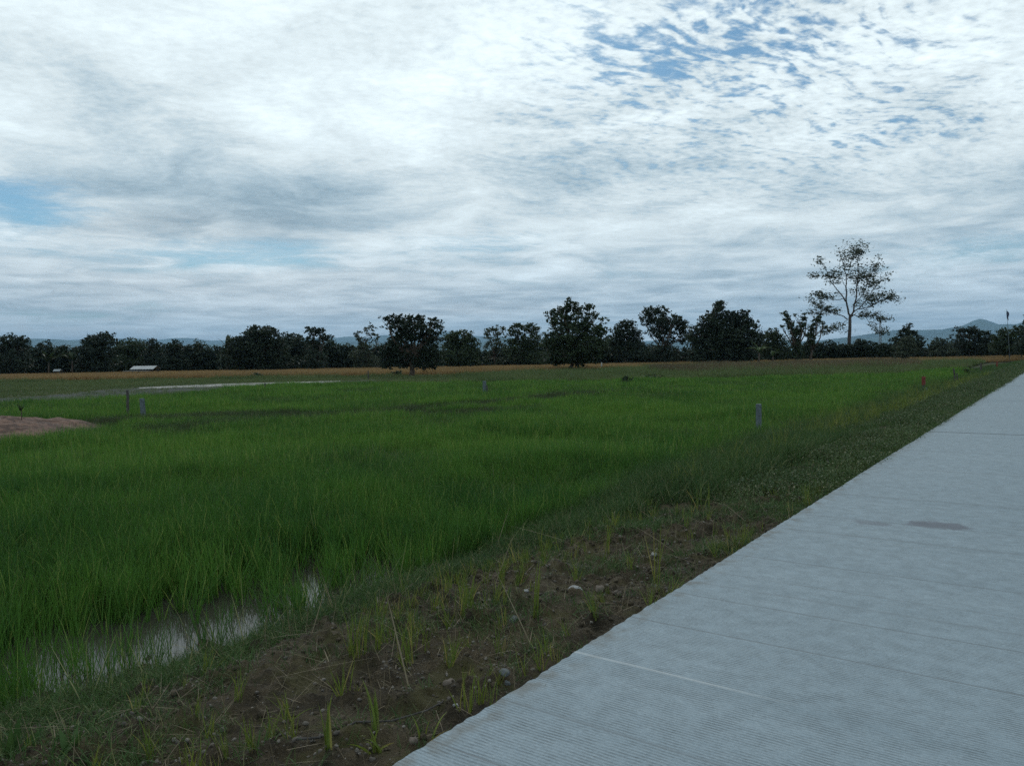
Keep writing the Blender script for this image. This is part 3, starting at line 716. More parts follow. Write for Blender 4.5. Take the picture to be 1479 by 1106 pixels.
scatter('field_weeds', np.stack([x, y, np.full(len(x), -0.47)], 1), rng.uniform(.5, 1.25, len(x)), C_fal, 5, 0.15, 20)
# orange and brown stands to the right, up to the trees
C_brn = protos('dry_grass', [blades(60, 0.95, 0.55, 0.035, 0.35, 0.7, 3, 0.5, 1100 + i) for i in range(5)], M_brown)
BROWN = ring([(940, 536), (980, 542), (1180, 538), (1290, 534), (1330, 530), (1320, 523), (1200, 526), (1000, 530), (940, 531)], -0.45)
ORANGE = ring([(930, 531), (1200, 526), (1320, 525), (1420, 523), (1600, 516), (1560, 510), (1440, 512.5), (1320, 516), (1200, 520), (1000, 526), (900, 528)], -0.45)
x, y = jitter(5, 190, 60, 165, 0.8, 94); k = inpoly(x, y, BROWN); k &= fbm(x * .12, y * .12, 3, 63) > 0.47; x, y = x[k], y[k]
scatter('dry_grass', np.stack([x, y, np.full(len(x), -0.46)], 1), 0.55 + 1.0 * fbm(x * .15, y * .15, 3, 64), C_brn, 5, 0.15, 14)
x, y = jitter(10, 200, 60, 175, 0.8, 95); k = inpoly(x, y, ORANGE); s, t = to_st(x, y); k &= (t > 4) | (t < -ROAD_W - 1); x, y = x[k], y[k]
scatter('ripe_rice', np.stack([x, y, np.full(len(x), -0.46)], 1), rng.uniform(.75, 1.1, len(x)), C_ripe, 5, 0.1, 15)

# ------------------------------------------------------------------ trees
M_leaf = [leaf_mat('tree_leaf_dark', (0.014, 0.026, 0.019), (0.034, 0.052, 0.028), patch=0.5, patch_amt=0.7, trans=0.2),
          leaf_mat('tree_leaf_green', (0.020, 0.038, 0.019), (0.050, 0.074, 0.032), patch=0.5, patch_amt=0.7, trans=0.25),
          leaf_mat('tree_leaf_grey', (0.035, 0.050, 0.032), (0.075, 0.095, 0.055), patch=0.5, patch_amt=0.7, trans=0.25)]
M_bark = simple_mat('bark', (0.085, 0.065, 0.05), 0.95, 0.4, 3.0, 0.8)
M_bark_pale = simple_mat('pale_bark', (0.075, 0.065, 0.06), 0.95, 0.35, 2.0, 0.6)

def crown_leaves(lobes, dist, r, leaf, dens, depth=0.85):
    """lobes (px, py, rx, ry, fill) -> leaf clusters through the volume of 3-D lobes"""
    C = []
    k = dist / F
    for L_ in lobes:
        px, py, rx, ry = L_[:4]; fill = L_[4] if len(L_) > 4 else 1.0
        ax, az = rx * k, ry * k; ay = max(ax, az) * depth
        c = W(px, py, dist) + np.array([0, r.normal(0, 0.25) * ay, 0])
        ncl = max(5, int(dens * fill * 5.2 * (ax * ay * az) ** (2 / 3) / leaf ** 1.0))
        d = r.normal(0, 1, (ncl, 3)); d /= np.linalg.norm(d, axis=1)[:, None]
        rad = r.uniform(0.15, 1.0, ncl) ** 0.45
        rad = rad * (0.80 + 0.42 * r.uniform(0, 1, ncl))
        cc = c + d * rad[:, None] * np.array([ax, ay, az])
        m = 11
        sp = np.clip(0.16 * min(ax, az), leaf * 0.7, leaf * 2.1)
        lf = cc[:, None, :] + r.normal(0, 1, (ncl, m, 3)) * sp * np.array([1.15, 1.15, 0.75]) * r.uniform(0.6, 1.3, (ncl, 1, 1))
        C.append(lf.reshape(-1, 3))
    C = np.concatenate(C)
    C[:, 2] = np.maximum(C[:, 2], GZ + 0.25)
    return leafquads(C, leaf, r, 0.35)
def limb(mb, a, c, r0, r1, r, bend=0.12, n=6):
    a = np.asarray(a); c = np.asarray(c); ln = np.linalg.norm(c - a)
    off = r.normal(0, bend * ln, 3); off[2] = abs(off[2]) * 0.4
    f = np.linspace(0, 1, n)[:, None]
    P = a + (c - a) * f + off * (4 * f * (1 - f)) + r.normal(0, 0.012 * ln, (n, 3)) * (f * (1 - f) * 4)
    mb.tube(P, np.linspace(r0, r1, n), 6); return P
def tree(name, label, px, dist, lobes, leaf=0.3, dens=1.0, mat=0, tr=None, bark=None, cat='tree', group=None, seed=0):
    leaf *= 0.74; dens *= 1.25; lobes = [(l[0], l[1], l[2] * 1.12, l[3] * 1.10) + tuple(l[4:]) for l in lobes]
    r = np.random.default_rng(1000 + seed)
    base = W(px, 530, dist); base[2] = -0.52
    root = empty(name, base); tag(root, label, cat, group)
    k = dist / F
    L3 = [W(l[0], l[1], dist) for l in lobes]
    top = max(L3, key=lambda p: p[2]); cen = np.mean(L3, axis=0); H = top[2] - base[2]
    tr = tr or max(0.10, 0.020 * H)
    mb = MB()
    fork = base + (cen - base) * np.array([0.5, 0.5, 0.55]); fork[2] = base[2] + max(0.30 * H, 0.8)
    f = np.linspace(0, 1, 7)[:, None]
    P = base + (fork - base) * f + np.concatenate([[np.zeros(3)], r.normal(0, 0.012 * H, (5, 3)), [np.zeros(3)]]) * np.array([1, 1, 0])
    P[0, 2] -= 0.15
    mb.tube(P, tr * np.array([1.45, 1.08, 0.98, 0.92, 0.88, 0.84, 0.80]), 8)
    for l, p in zip(lobes, L3):
        q = limb(mb, fork, p, tr * 0.6, tr * 0.14, r)
        for _ in range(2 + (l[2] * k > 2.0)):
            e = p + r.normal(0, 0.55, 3) * np.array([l[2] * k, l[2] * k, l[3] * k])
            limb(mb, q[3], e, tr * 0.28, tr * 0.06, r, 0.1, 5)
    mb.build('trunk', bark or M_bark, root, smooth=True)
    V, Fc, T = crown_leaves(lobes, dist, r, leaf, dens)
    mesh_obj('crown', V - base, Fc, M_leaf[mat], root, tint=T)
    return root

D1 = 150.0
tree('tree', 'leafy tree with a forked top at the left end of the tree line', 14, D1, [(16, 492, 15, 8), (34, 494, 8, 8), (10, 505, 22, 10), (12, 523, 30, 15)], 0.30, seed=1)
tree('tree', 'broad dark tree with a flat wispy top, left of the white roofed shelter', 141, D1, [(145, 492, 22, 9), (132, 497, 16, 9), (150, 483, 9, 4, .6), (140, 508, 25, 12), (142, 525, 26, 14)], 0.30, seed=2)
tree('tree', 'low dome shaped tree rising just behind the shelter with the white roof', 189, D1 + 12, [(190, 502, 18, 11), (178, 512, 15, 12), (203, 512, 14, 13), (190, 526, 28, 12)], 0.30, 1, 1, seed=3)
tree('tree', 'slim tree with a small tufted head right of the white roofed shelter', 219, D1 + 8, [(218, 496, 7, 8, .9), (226, 499, 5, 5), (219, 512, 12, 12), (221, 526, 18, 12)], 0.28, seed=4)
tree('tree', 'small round headed tree in the gap between two lower bushes on the left', 252, D1 + 14, [(252, 499, 11, 7), (250, 512, 15, 10), (255, 526, 18, 12)], 0.28, seed=5)
tree('tree', 'feathery open crowned tree with sky between its twigs, left of the tall banana leaf', 287, D1 + 18, [(287, 495, 8, 6, .45), (293, 500, 8, 5, .5), (279, 502, 8, 5, .5), (286, 513, 14, 9, .8), (288, 527, 18, 12)], 0.26, .8, 2, seed=6)
tree('tree', 'large domed dark tree forming the highest mass of the left tree line', 378, D1 - 10, [(380, 480, 17, 9), (368, 487, 16, 10), (394, 488, 13, 11), (348, 497, 18, 11), (375, 503, 34, 14), (345, 517, 24, 16), (385, 522, 34, 15)], 0.32, 1.1, seed=7)
tree('tree', 'tree with clumped airy head on a bare stem, right of the large domed tree', 458, D1 - 8, [(449, 478, 9, 6, .9), (462, 480, 9, 6, .9), (470, 488, 8, 5), (450, 491, 8, 6), (460, 497, 10, 8, .8), (456, 520, 16, 14)], 0.28, 1, seed=8)
tree('tree', 'bushy mid height tree between the domed tree and the clump headed tree', 425, D1 + 5, [(420, 489, 14, 9, .8), (432, 500, 16, 12), (412, 505, 18, 14), (425, 522, 26, 14)], 0.30, seed=9)
tree('tree', 'thin tree of loose tufts standing just left of the dark field tree', 531, D1, [(519, 486, 8, 7, .7), (536, 477, 9, 8, .45), (540, 487, 8, 6, .5), (526, 498, 10, 8, .8), (520, 512, 14, 10, .8), (530, 524, 18, 12)], 0.27, .9, 2, seed=10)
tree('tree', 'lone dark flat topped tree standing in front of the golden field', 595, 88.0,
     [(563, 460, 13, 6, .8), (583, 461, 13, 7), (603, 465, 16, 9), (627, 466, 9, 8), (632, 476, 9, 9), (575, 473, 17, 10), (600, 477, 24, 11), (618, 487, 17, 10), (585, 489, 16, 8), (567, 496, 9, 12), (560, 512, 10, 14), (596, 519, 14, 12, .9), (622, 508, 12, 14), (577, 522, 14, 10), (611, 525, 10, 9), (572, 503, 18, 12), (618, 503, 16, 12), (556, 522, 10, 10), (628, 520, 12, 11)],
     0.20, 1.15, 0, 0.30, seed=11)
tree('tree', 'round dome of mid green foliage just right of the dark field tree', 664, D1 - 10, [(664, 487, 18, 10), (652, 497, 14, 12), (677, 500, 14, 13), (662, 512, 26, 13), (668, 524, 24, 8)], 0.28, 1.1, 1, seed=12)
tree('tree', 'airy pale green tree with bare stems showing below its crown', 714, D1, [(720, 474, 9, 5, .6), (709, 483, 10, 8, .7), (722, 487, 8, 9, .6), (712, 499, 12, 9, .7), (721, 505, 8, 8, .6), (706, 517, 6, 6, .6), (722, 522, 8, 8)], 0.27, .85, 2, seed=13)
tree('tree', 'twin headed green tree against the left edge of the tallest field tree', 757, D1 - 5, [(748, 475, 13, 8, .9), (770, 474, 11, 7, .9), (741, 490, 10, 10, .8), (766, 490, 16, 12), (752, 507, 22, 13), (770, 518, 18, 12)], 0.28, 1, 1, seed=14)
tree('tree', 'big pointed field tree with spreading ragged branches and a low skirt, middle of the view', 823, 104.0,
     [(820, 436, 7, 6, .8), (826, 444, 10, 8), (812, 449, 11, 6), (795, 452, 9, 4, .7), (840, 449, 11, 8), (853, 443, 8, 5, .7), (860, 456, 10, 7, .45), (872, 463, 7, 7, .25), (808, 463, 17, 10), (836, 465, 18, 11), (820, 482, 28, 13), (852, 481, 18, 11), (868, 479, 11, 9, .8), (800, 493, 16, 13), (840, 499, 32, 13), (866, 500, 12, 10), (820, 514, 32, 11), (853, 515, 18, 8), (806, 519, 15, 8), (838, 524, 12, 5)],
     0.22, 1.1, 1, 0.24, seed=15)
tree('tree', 'dark tree with a stepped shoulder filling the space right of the pointed field tree', 903, D1 + 5, [(906, 468, 11, 6, .8), (900, 479, 15, 10), (917, 485, 10, 10), (889, 494, 12, 12), (907, 504, 24, 14), (925, 514, 22, 12)], 0.30, 1.1, seed=16)
tree('tree', 'wide crowned tree with sky holes through it, between two darker trees', 956, D1, [(940, 450, 12, 7, .9), (954, 450, 10, 7, .9), (934, 461, 10, 8, .9), (951, 464, 15, 9), (973, 462, 11, 7, .9), (986, 471, 10, 8), (966, 476, 14, 9), (944, 480, 11, 8, .8), (962, 491, 14, 8, .7), (988, 488, 9, 10, .8), (955, 512, 26, 12)], 0.28, 1.05, seed=17)
tree('tree', 'massive blackish green tree with a tower like peak, the darkest of the row', 1045, D1 - 12, [(1039, 441, 6, 7), (1034, 453, 10, 11), (1046, 437, 5, 3, .4), (1054, 458, 12, 8), (1075, 450, 10, 3, .35), (1070, 462, 13, 9), (1024, 469, 14, 13), (1050, 475, 22, 14), (1082, 473, 13, 10), (1009, 486, 14, 14), (1040, 495, 34, 18), (1080, 491, 18, 14), (1015, 512, 24, 12), (1060, 513, 36, 12), (1095, 485, 6, 6, .6)], 0.30, 1.35, seed=18)
tree('tree', 'rounded bushy tree between the blackish tree and the two vine wrapped stems', 1117, D1, [(1117, 481, 10, 7), (1108, 490, 12, 10), (1124, 493, 11, 11), (1115, 508, 20, 12)], 0.27, 1, 1, seed=19)
tree('vine_covered_tree', 'forked stem wrapped in vines like two raised arms', 1151, D1 - 6, [(1133, 453, 5, 3, .6), (1137, 460, 4, 7), (1142, 471, 5, 8), (1147, 483, 6, 9), (1150, 497, 6, 10), (1151, 511, 7, 9), (1160, 459, 4, 6), (1157, 470, 4, 7), (1152, 479, 5, 7), (1148, 455, 5, 2, .4), (1163, 470, 4, 3, .5), (1130, 472, 4, 3, .4)], 0.24, 1.25, 1, 0.25, seed=20)
tree('vine_covered_tree', 'leaning vine wrapped stem, the shorter one beside the tall sparse tree', 1170, D1 - 4, [(1182, 460, 5, 5), (1178, 468, 4, 6), (1174, 478, 5, 7), (1170, 490, 6, 9), (1169, 505, 7, 11), (1187, 466, 5, 3, .6), (1190, 473, 4, 4, .5), (1163, 482, 5, 4, .6)], 0.24, 1.25, 1, 0.25, seed=21)

# the tall sparse tree, limb by limb
def sparse_tree():
    D = 188.0; r = np.random.default_rng(77); k = D / F
    base = W(1227, 520, D); base[2] = -0.52
    root = tag(empty('tall_tree', base), 'tall slender tree with thin scattered leaves standing far above the others', 'tree')
    mb = MB(); tips = []
    def br(pts, r0, r1, leafy=0.5, dy=0.0):
        n = len(pts); P = []
        for i, (a, c) in enumerate(pts):
            p = W(a, c, D); p[1] += dy * i / (n - 1); P.append(p)
        P = np.array(P)
        f = np.linspace(0, 1, 4 * n); idx = np.linspace(0, n - 1, 4 * n)
        Q = np.stack([np.interp(idx, np.arange(n), P[:, j]) for j in range(3)], 1)
        Q[1:-1] += r.normal(0, 0.06, Q[1:-1].shape)
        mb.tube(Q, np.linspace(r0, r1, len(Q)), 6)
        for i in range(len(Q)):
            if f[i] > 1 - leafy: tips.append((Q[i], 1.0))
        return Q
    def twigs(Q, n, ln, up=0.3):
        for _ in range(n):
            a = Q[r.integers(len(Q) // 3, len(Q))]
            d = r.normal(0, 1, 3); d[2] = abs(d[2]) * up * 2 + r.normal(0, .3); d /= np.linalg.norm(d)
            e = a + d * ln * r.uniform(0.5, 1.2)
            limb(mb, a, e, 0.045, 0.015, r, 0.1, 4)
            for f in (0.5, 0.75, 1.0): tips.append((a + (e - a) * f, 0.9))
    mb.tube([base - [0, 0, .2], W(1226.5, 505, D), W(1226.6, 490, D), W(1227.5, 475, D), W(1227.6, 458, D)], [0.62, 0.46, 0.42, 0.38, 0.34], 9)
    B = []
    B.append((br([(1227.6, 459), (1225, 445), (1223, 433), (1223.6, 416), (1224, 400), (1221, 385), (1217, 370), (1214, 362)], .24, .03, .35, 1.0), 16, 3.0))
    B.append((br([(1227.6, 459), (1232, 452), (1235.5, 430), (1237, 412), (1238, 394), (1236, 375), (1233, 356)], .24, .025, .45, -1.0), 20, 3.0))
    B.append((br([(1222.5, 436), (1215, 424), (1209, 416), (1203, 407), (1199, 394), (1192, 380), (1186, 372)], .15, .025, .5, 2.0), 13, 2.4))
    B.append((br([(1233.5, 440), (1238, 434), (1244, 425), (1249, 412), (1252, 400), (1256, 388), (1262, 382)], .12, .025, .6, -2.5), 15, 2.6))
    B.append((br([(1229, 455), (1236, 449), (1244, 444), (1257, 431), (1266, 416), (1274, 406), (1280, 402)], .16, .025, .7, 2.0), 20, 2.8))
    B.append((br([(1240, 447), (1252, 444), (1266, 437), (1278, 432), (1291, 432)], .11, .025, .75, -2.0), 18, 2.3))
    B.append((br([(1232, 455), (1243, 457), (1255, 455), (1268, 456), (1280, 462)], .11, .025, .75, 1.0), 17, 2.0))
    B.append((br([(1250, 456), (1256, 468), (1264, 474), (1268, 480), (1274, 483)], .06, .02, .6, -1.0), 8, 1.5))
    B.append((br([(1224, 461), (1214, 455), (1198, 452), (1186, 448), (1176, 443), (1163, 436)], .13, .025, .7, -3.0), 17, 2.0))
    B.append((br([(1221, 431), (1210, 433), (1200, 432), (1190, 428), (1183, 424)], .09, .02, .55, 2.0), 11, 1.7))
    B.append((br([(1223, 416), (1214, 400), (1196, 398), (1184, 398), (1173, 399)], .06, .015, .4, 1.0), 6, 1.3))
    B.append((br([(1224, 400), (1229, 385), (1234, 372), (1243, 363), (1250, 366)], .08, .02, .6, 2.0), 14, 2.2))
    B.append((br([(1237, 412), (1244, 402), (1252, 399), (1262, 399)], .07, .02, .6, 1.0), 10, 1.8))
    B.append((br([(1224, 462), (1218, 466), (1217, 474), (1220, 480)], .07, .02, .3), 2, 0.8))
    B.append((br([(1200, 452), (1190, 455), (1180, 452), (1170, 452)], .05, .02, .6, 1.0), 6, 1.2))
    B.append((br([(1212, 478), (1206, 474), (1199, 478), (1192, 484)], .05, .02, .8, 1.0), 8, 1.6))
    for Q, n, ln in B: twigs(Q, n, ln)
    mb.build('trunk', M_bark_pale, root, smooth=True)
    C = []
    for p, w in tips:
        m = r.integers(6, 13); cl = r.uniform(0.35, 0.95)
        C.append(p + r.normal(0, 1, (m, 3)) * np.array([cl, cl, cl * 0.5]))
    C = np.concatenate(C)
    V, Fc, T = leafquads(C, 0.27, r, 0.9)
    mesh_obj('crown', V - base, Fc, M_leaf[2], root, tint=T)
sparse_tree()
tree('tree', 'cone shaped tree with a spiky top in front of the blue hills', 1311, D1, [(1312, 473, 6, 6, .7), (1306, 480, 8, 5), (1316, 483, 9, 6), (1300, 490, 10, 6), (1312, 494, 16, 8), (1326, 494, 8, 8), (1303, 503, 16, 8), (1321, 506, 13, 9)], 0.27, 1.05, 0, seed=23)
tree('tree', 'pale green rounded bush tree at the foot of the cone shaped tree', 1308, D1 - 15, [(1311, 491, 8, 6), (1305, 501, 9, 8), (1316, 503, 10, 8), (1308, 511, 14, 6)], 0.24, 1, 2, seed=24)
tree('tree', 'small rounded tree low in the gap below the blue hills', 1357, D1 + 12, [(1356, 493, 8, 5), (1349, 499, 9, 7), (1364, 501, 10, 8), (1356, 508, 18, 6)], 0.26, 1, 2, seed=25)
tree('tree', 'leaning wide tree with twigs poking out on its left, below the hill crest', 1400, D1, [(1384, 476, 8, 4, .5), (1396, 478, 10, 5, .8), (1408, 478, 9, 6), (1416, 486, 11, 8), (1400, 488, 14, 8), (1378, 487, 7, 6, .4), (1426, 494, 9, 8), (1390, 499, 14, 7, .9), (1410, 501, 22, 8)], 0.26, 1, 0, seed=26)
tree('tree', 'grey green tree behind the flagpole near the road', 1458, D1 - 10, [(1442, 487, 9, 7, .9), (1455, 481, 10, 7), (1470, 478, 9, 8), (1465, 490, 16, 9), (1440, 498, 12, 7), (1462, 503, 24, 8)], 0.26, 1.05, 1, seed=27)
tree('tree', 'taller tree cut by the right edge of the view', 1496, D1 - 20, [(1490, 462, 11, 9, .8), (1502, 455, 14, 10), (1488, 475, 12, 10), (1505, 480, 20, 16), (1494, 500, 22, 12)], 0.26, 1, 0, seed=28)

# understorey that closes the row at the base
def undergrowth():
    r = np.random.default_rng(5)
    prof = [(-150, 500), (0, 503), (60, 501), (110, 502), (170, 504), (235, 503), (310, 500), (420, 497), (480, 499), (510, 503), (560, 504), (640, 505), (690, 509), (700, 509), (735, 502), (790, 497), (880, 495), (930, 499), (1000, 505), (1100, 500), (1130, 503), (1165, 503), (1190, 497), (1230, 496), (1260, 496), (1285, 499), (1340, 499), (1400, 500), (1440, 500), (1480, 495), (1600, 490)]
    L_ = []
    for px in np.arange(-150, 1600, 6.0):
        top = np.interp(px, [q[0] for q in prof], [q[1] for q in prof]) + r.uniform(-6, 4) + (vn(px / 22.0, 0.0, 3) - .5) * 9
        bot = 527 - (px - 740) * 0.0175 + 4
        h = bot - top
        L_.append((px + r.uniform(-3, 3), top + h * 0.35, r.uniform(7, 12), h * 0.36, 0.9)); L_.append((px + r.uniform(-3, 3), top + h * 0.72, r.uniform(8, 13), h * 0.36, 0.9))
    V, Fc, T = crown_leaves(L_, 168.0, r, 0.25, 1.05)
    tag(mesh_obj('undergrowth', V, Fc, M_leaf[0], tint=T), kind='stuff')
undergrowth()

# banana plants and palms
def frond_plant(name, label, px, dist, h, leaves, mat, cat, lw=0.45, seed=0, erect=0.5):
    r = np.random.default_rng(seed); base = W(px, 530, dist); base[2] = -0.5
    root = tag(empty(name, base), label, cat)
    mb = MB(); mb.tube([base, base + [0.05, 0, h * .3], base + [0.1, 0, h * .55]], [.16, .13, .09], 8); mb.build('stem', M_bark, root, smooth=True)
    Vs = []; Fs = []; T = []; n = 0
    for i in range(leaves):
        a = r.uniform(0, 6.28); ln = h * r.uniform(.45, .62); ang = r.uniform(0.1, 0.9) * (1.4 - erect)
        p = base + np.array([0.1, 0, h * .52]); row = []
        for q in range(8):
            f = q / 7; wv = lw * math.sin(math.pi * min(1, 0.12 + 0.88 * f)) ** 0.7 * .5 + .02
            d = np.array([math.sin(ang) * math.cos(a), math.sin(ang) * math.sin(a), math.cos(ang)]); sd = np.array([-math.sin(a), math.cos(a), 0.0])
            Vs += [p - sd * wv + [0, 0, wv * .3], p, p + sd * wv + [0, 0, wv * .3]]; T += [r.uniform(0, 1)] * 3
            if q: 
                b0 = n + (q - 1) * 3; Fs += [(b0, b0 + 1, b0 + 4, b0 + 3), (b0 + 1, b0 + 2, b0 + 5, b0 + 4)]
            p = p + d * ln / 7; ang += 0.16
        n += 24
    mesh_obj('leaf_crown', np.array(Vs) - base, np.array(Fs), mat, root, tint=T)
M_ban = leaf_mat('banana_leaf', (0.05, 0.085, 0.035), (0.13, 0.17, 0.075), trans=0.3)
frond_plant('banana_plant', 'banana plant with pale ribbed leaves at the foot of the blackish tree', 1096, D1 - 22, 4.2, 9, M_ban, 'banana plant', .5, 1)
frond_plant('banana_plant', 'small banana plant with drooping pale leaves, right of its larger neighbour', 1116, D1 - 20, 3.0, 8, M_ban, 'banana plant', .45, 2)
frond_plant('banana_plant', 'tall banana plant with one leaf raised like a paddle above the left trees', 328, D1 - 6, 7.2, 7, M_leaf[2], 'banana plant', .7, 6, 1.25)
frond_plant('banana_plant', 'dark ragged banana plant beside the flat wispy topped tree', 104, D1 - 4, 5.6, 10, M_leaf[1], 'banana plant', .7, 4)
frond_plant('banana_plant', 'dark banana plant near the small white hut', 70, D1 - 5, 5.2, 10, M_leaf[1], 'banana plant', .7, 5)

def shrub(label, px, py, rx, ry, mat, leaf, seed):
    g = G(px, py, -0.46); r = np.random.default_rng(seed); dist = g[1]
    root = tag(empty('shrub', g), label, 'shrub')
    mb = MB()
    for i in range(5):
        e = g + np.array([r.normal(0, .4) * rx * dist / F, r.normal(0, .3) * rx * dist / F, ry * 1.5 * dist / F * r.uniform(.6, 1)])
        limb(mb, g, e, .025, .008, r, .1, 4)
    mb.build('stem', M_bark, root)
    V, Fc, T = crown_leaves([(px - rx * .35, py - ry * .8, rx * .65, ry * .8), (px + rx * .35, py - ry * .95, rx * .65, ry * .85), (px, py - ry * 1.3, rx * .5, ry * .6)], dist, r, leaf, 1.2)
    mesh_obj('foliage', V - g, Fc, mat, root, tint=T)
shrub('round dark shrub alone in the weedy field right of the pointed tree', 904, 557, 8, 8, M_leaf[1], .10, 1)
shrub('low brown tinged bush in the long grass near the brown field edge', 940, 551, 16, 6, M_cover, .10, 2)
shrub('dark little bush under the lone flat topped tree', 572, 543, 9, 4, M_leaf[0], .12, 3)
shrub('pale green mound of leaves at the edge of the dry brown grass', 1034, 531, 11, 4, M_leaf[2], .14, 4)
shrub('dark bush by the white concrete track', 372, 546, 8, 4, M_leaf[0], .12, 5)
shrub('dark clump at the verge beside the leaning stakes', 1398, 543, 9, 6, M_cover, .09, 6)

# ------------------------------------------------------------------ posts, sticks, flagpole
M_post = simple_mat('concrete_post', (0.11, 0.135, 0.145), 0.9, 0.3, 14, .5)
M_wood = simple_mat('grey_wood', (0.075, 0.068, 0.062), 0.9, 0.35, 20, .6)
M_red = simple_mat('red_paint', (0.17, 0.04, 0.03), 0.75, 0.3, 20, .3)
M_white = simple_mat('white_pvc', (0.62, 0.64, 0.62), 0.5, 0.12, 5, 0)
def post(name, label, px, ptop, pbot, wpx, mat, cat, z=-0.5, tilt=(0, 0), round_=False, group=None, cap=None):
    g = G(px, pbot, z); d = g[1]; h = (pbot - ptop) * d / F; w = max(wpx * d / F, 0.03)
    root_loc = g - [0, 0, 0.12]
    mb = MB()
    if round_:
        n = 6; f = np.linspace(0, 1, n)
        P = np.stack([root_loc[0] + tilt[0] * h * f + rng.normal(0, .006, n), root_loc[1] + tilt[1] * h * f, root_loc[2] + (h + .12) * f], 1)
        mb.tube(P, np.linspace(w * .55, w * .42, n), 8)
    else: mb.box(root_loc, (w, w, h + .12), YAW + R(8), tilt, 0.96, w * 0.07)
    if cap is None:
        return tag(mb.build(name, mat, loc=tuple(root_loc)), label, cat, group)
    root = tag(empty(name, root_loc), label, cat, group)
    mb.build('shaft', mat, root)
    c = MB(); top = root_loc + [tilt[0] * h, tilt[1] * h, h + .12]; c.box(top - [0, 0, h * .45], (w * 1.12, w * 1.12, h * .45 + .01), YAW, (0, 0), 1, w * .05); c.build('painted_top', cap, root)
    return root
post('boundary_post', 'square grey concrete post at the rice edge, the largest post in view', 1096, 583, 629, 7, M_post, 'post', -.42)
post('boundary_post', 'blue grey concrete post beside a dark wooden post on the left bund', 208, 575, 608, 5, M_post, 'post', -.5, (-.06, 0))
post('wooden_post', 'slim dark wooden post left of the blue grey concrete post', 185.5, 563, 607, 4, M_wood, 'post', -.5, round_=True)
post('boundary_post', 'small concrete post far out in the middle of the green rice', 700, 550, 571, 4, M_post, 'post')
post('wooden_stake', 'thin stake touching the small concrete post in the middle of the rice', 704, 556, 571, 2, M_wood, 'stake', round_=True)
post('wooden_stake', 'thin dark stake in front of the white concrete track', 383, 553, 568, 2.2, M_wood, 'stake', round_=True)
post('wooden_stake', 'thin stake at the field edge left of the lone flat topped tree', 532, 535, 549, 2, M_wood, 'stake', round_=True)
post('wooden_stake', 'pale thin stake before the dry field right of the pointed tree', 869, 523, 536, 1.8, M_white, 'stake', round_=True)
post('wooden_stake', 'tiny stake standing in the rice in front of the lone flat topped tree', 550, 570, 580, 1.6, M_wood, 'stake', round_=True)
post('marker_post', 'short post with a red painted top near the road verge', 1334, 544, 570, 4, M_wood, 'post', -.42, cap=M_red)
post('wooden_stake', 'dark stake leaning left, taller of the leaning pair by the verge', 1381, 532, 559, 2.6, M_wood, 'stake', -.42, (-.14, 0), True)
post('wooden_stake', 'shorter stake of the leaning pair by the verge', 1384, 539, 559, 2, M_wood, 'stake', -.42, (-.10, 0), True)
post('wooden_stake', 'dark stake in grass past the leaning pair', 1417, 524, 540, 2.4, M_wood, 'stake', -.42, round_=True)
post('wooden_stake', 'stake with a reddish tip close to the flagpole', 1440, 522, 535, 2.4, M_red, 'stake', -.42, round_=True)
post('wooden_stake', 'short weathered stub in the leafy verge beside the road', 1195, 664, 684, 2.6, M_wood, 'stake', -.22, (.03, 0), True)
post('wooden_stake', 'whitish short stub at the foot of the red topped post', 1338, 560, 576, 2.6, M_post, 'stake', -.42, round_=True)

def flagpole():
    g = G(1459, 528, -.45); d = g[1]; k = d / F
    root = tag(empty('flagpole', g), 'thin tall pole with a small limp flag near the road end', 'flagpole')
    H = (528 - 447) * k
    mb = MB(); mb.tube([g, g + [-.25 * H * .12, 0, H * .5], g + [-H * .065, 0, H]], [.035, .03, .02], 8); mb.build('pole', M_post, root, smooth=True)
    top = g + [-H * .065, 0, H]; V = []
    for i in range(7):
        for j in range(4):
            V.append(top + np.array([j * .09 - .02 + .03 * math.sin(i * 1.3), .05 * math.sin(i * 1.1 + j), -.05 - i * .17 - j * .10]))
    Fc = [(i * 4 + j, i * 4 + j + 1, (i + 1) * 4 + j + 1, (i + 1) * 4 + j) for i in range(6) for j in range(3)]
    mesh_obj('flag', np.array(V) - g, Fc, simple_mat('flag_cloth', (0.04, 0.05, 0.09), .9, .2, 5, 0), root)
flagpole()
def mast():
    D = 900.0; k = D / F; base = W(1271.5, 510, D); base[2] = GZ
    H = W(1271.5, 462, D)[2] - GZ; w = 2.6
    mb = MB(); leg = []
    for a, c in ((-1, -1), (1, -1), (1, 1), (-1, 1)): mb.tube([base + [a * w / 2, c * w / 2, 0], base + [a * w * .25, c * w * .25, H]], [.22, .16], 5)
    n = 14
    for i in range(n):
        z0 = H * i / n; z1 = H * (i + 1) / n; f0 = w / 2 * (1 - .5 * i / n); f1 = w / 2 * (1 - .5 * (i + 1) / n)
        for a, c, e, f in ((-1, -1, 1, -1), (1, -1, 1, 1), (1, 1, -1, 1), (-1, 1, -1, -1)):
            mb.tube([base + [a * f0, c * f0, z0], base + [e * f1, f * f1, z1]], .10, 4); mb.tube([base + [a * f1, c * f1, z1], base + [e * f1, f * f1, z1]], .09, 4)
    tag(mb.build('lattice_mast', simple_mat('mast_steel', (.2, .2, .21), .6, .1, 1, 0, .3), loc=tuple(base)), 'thin lattice mast far behind the drooping right branch of the tall sparse tree', 'mast')
mast()
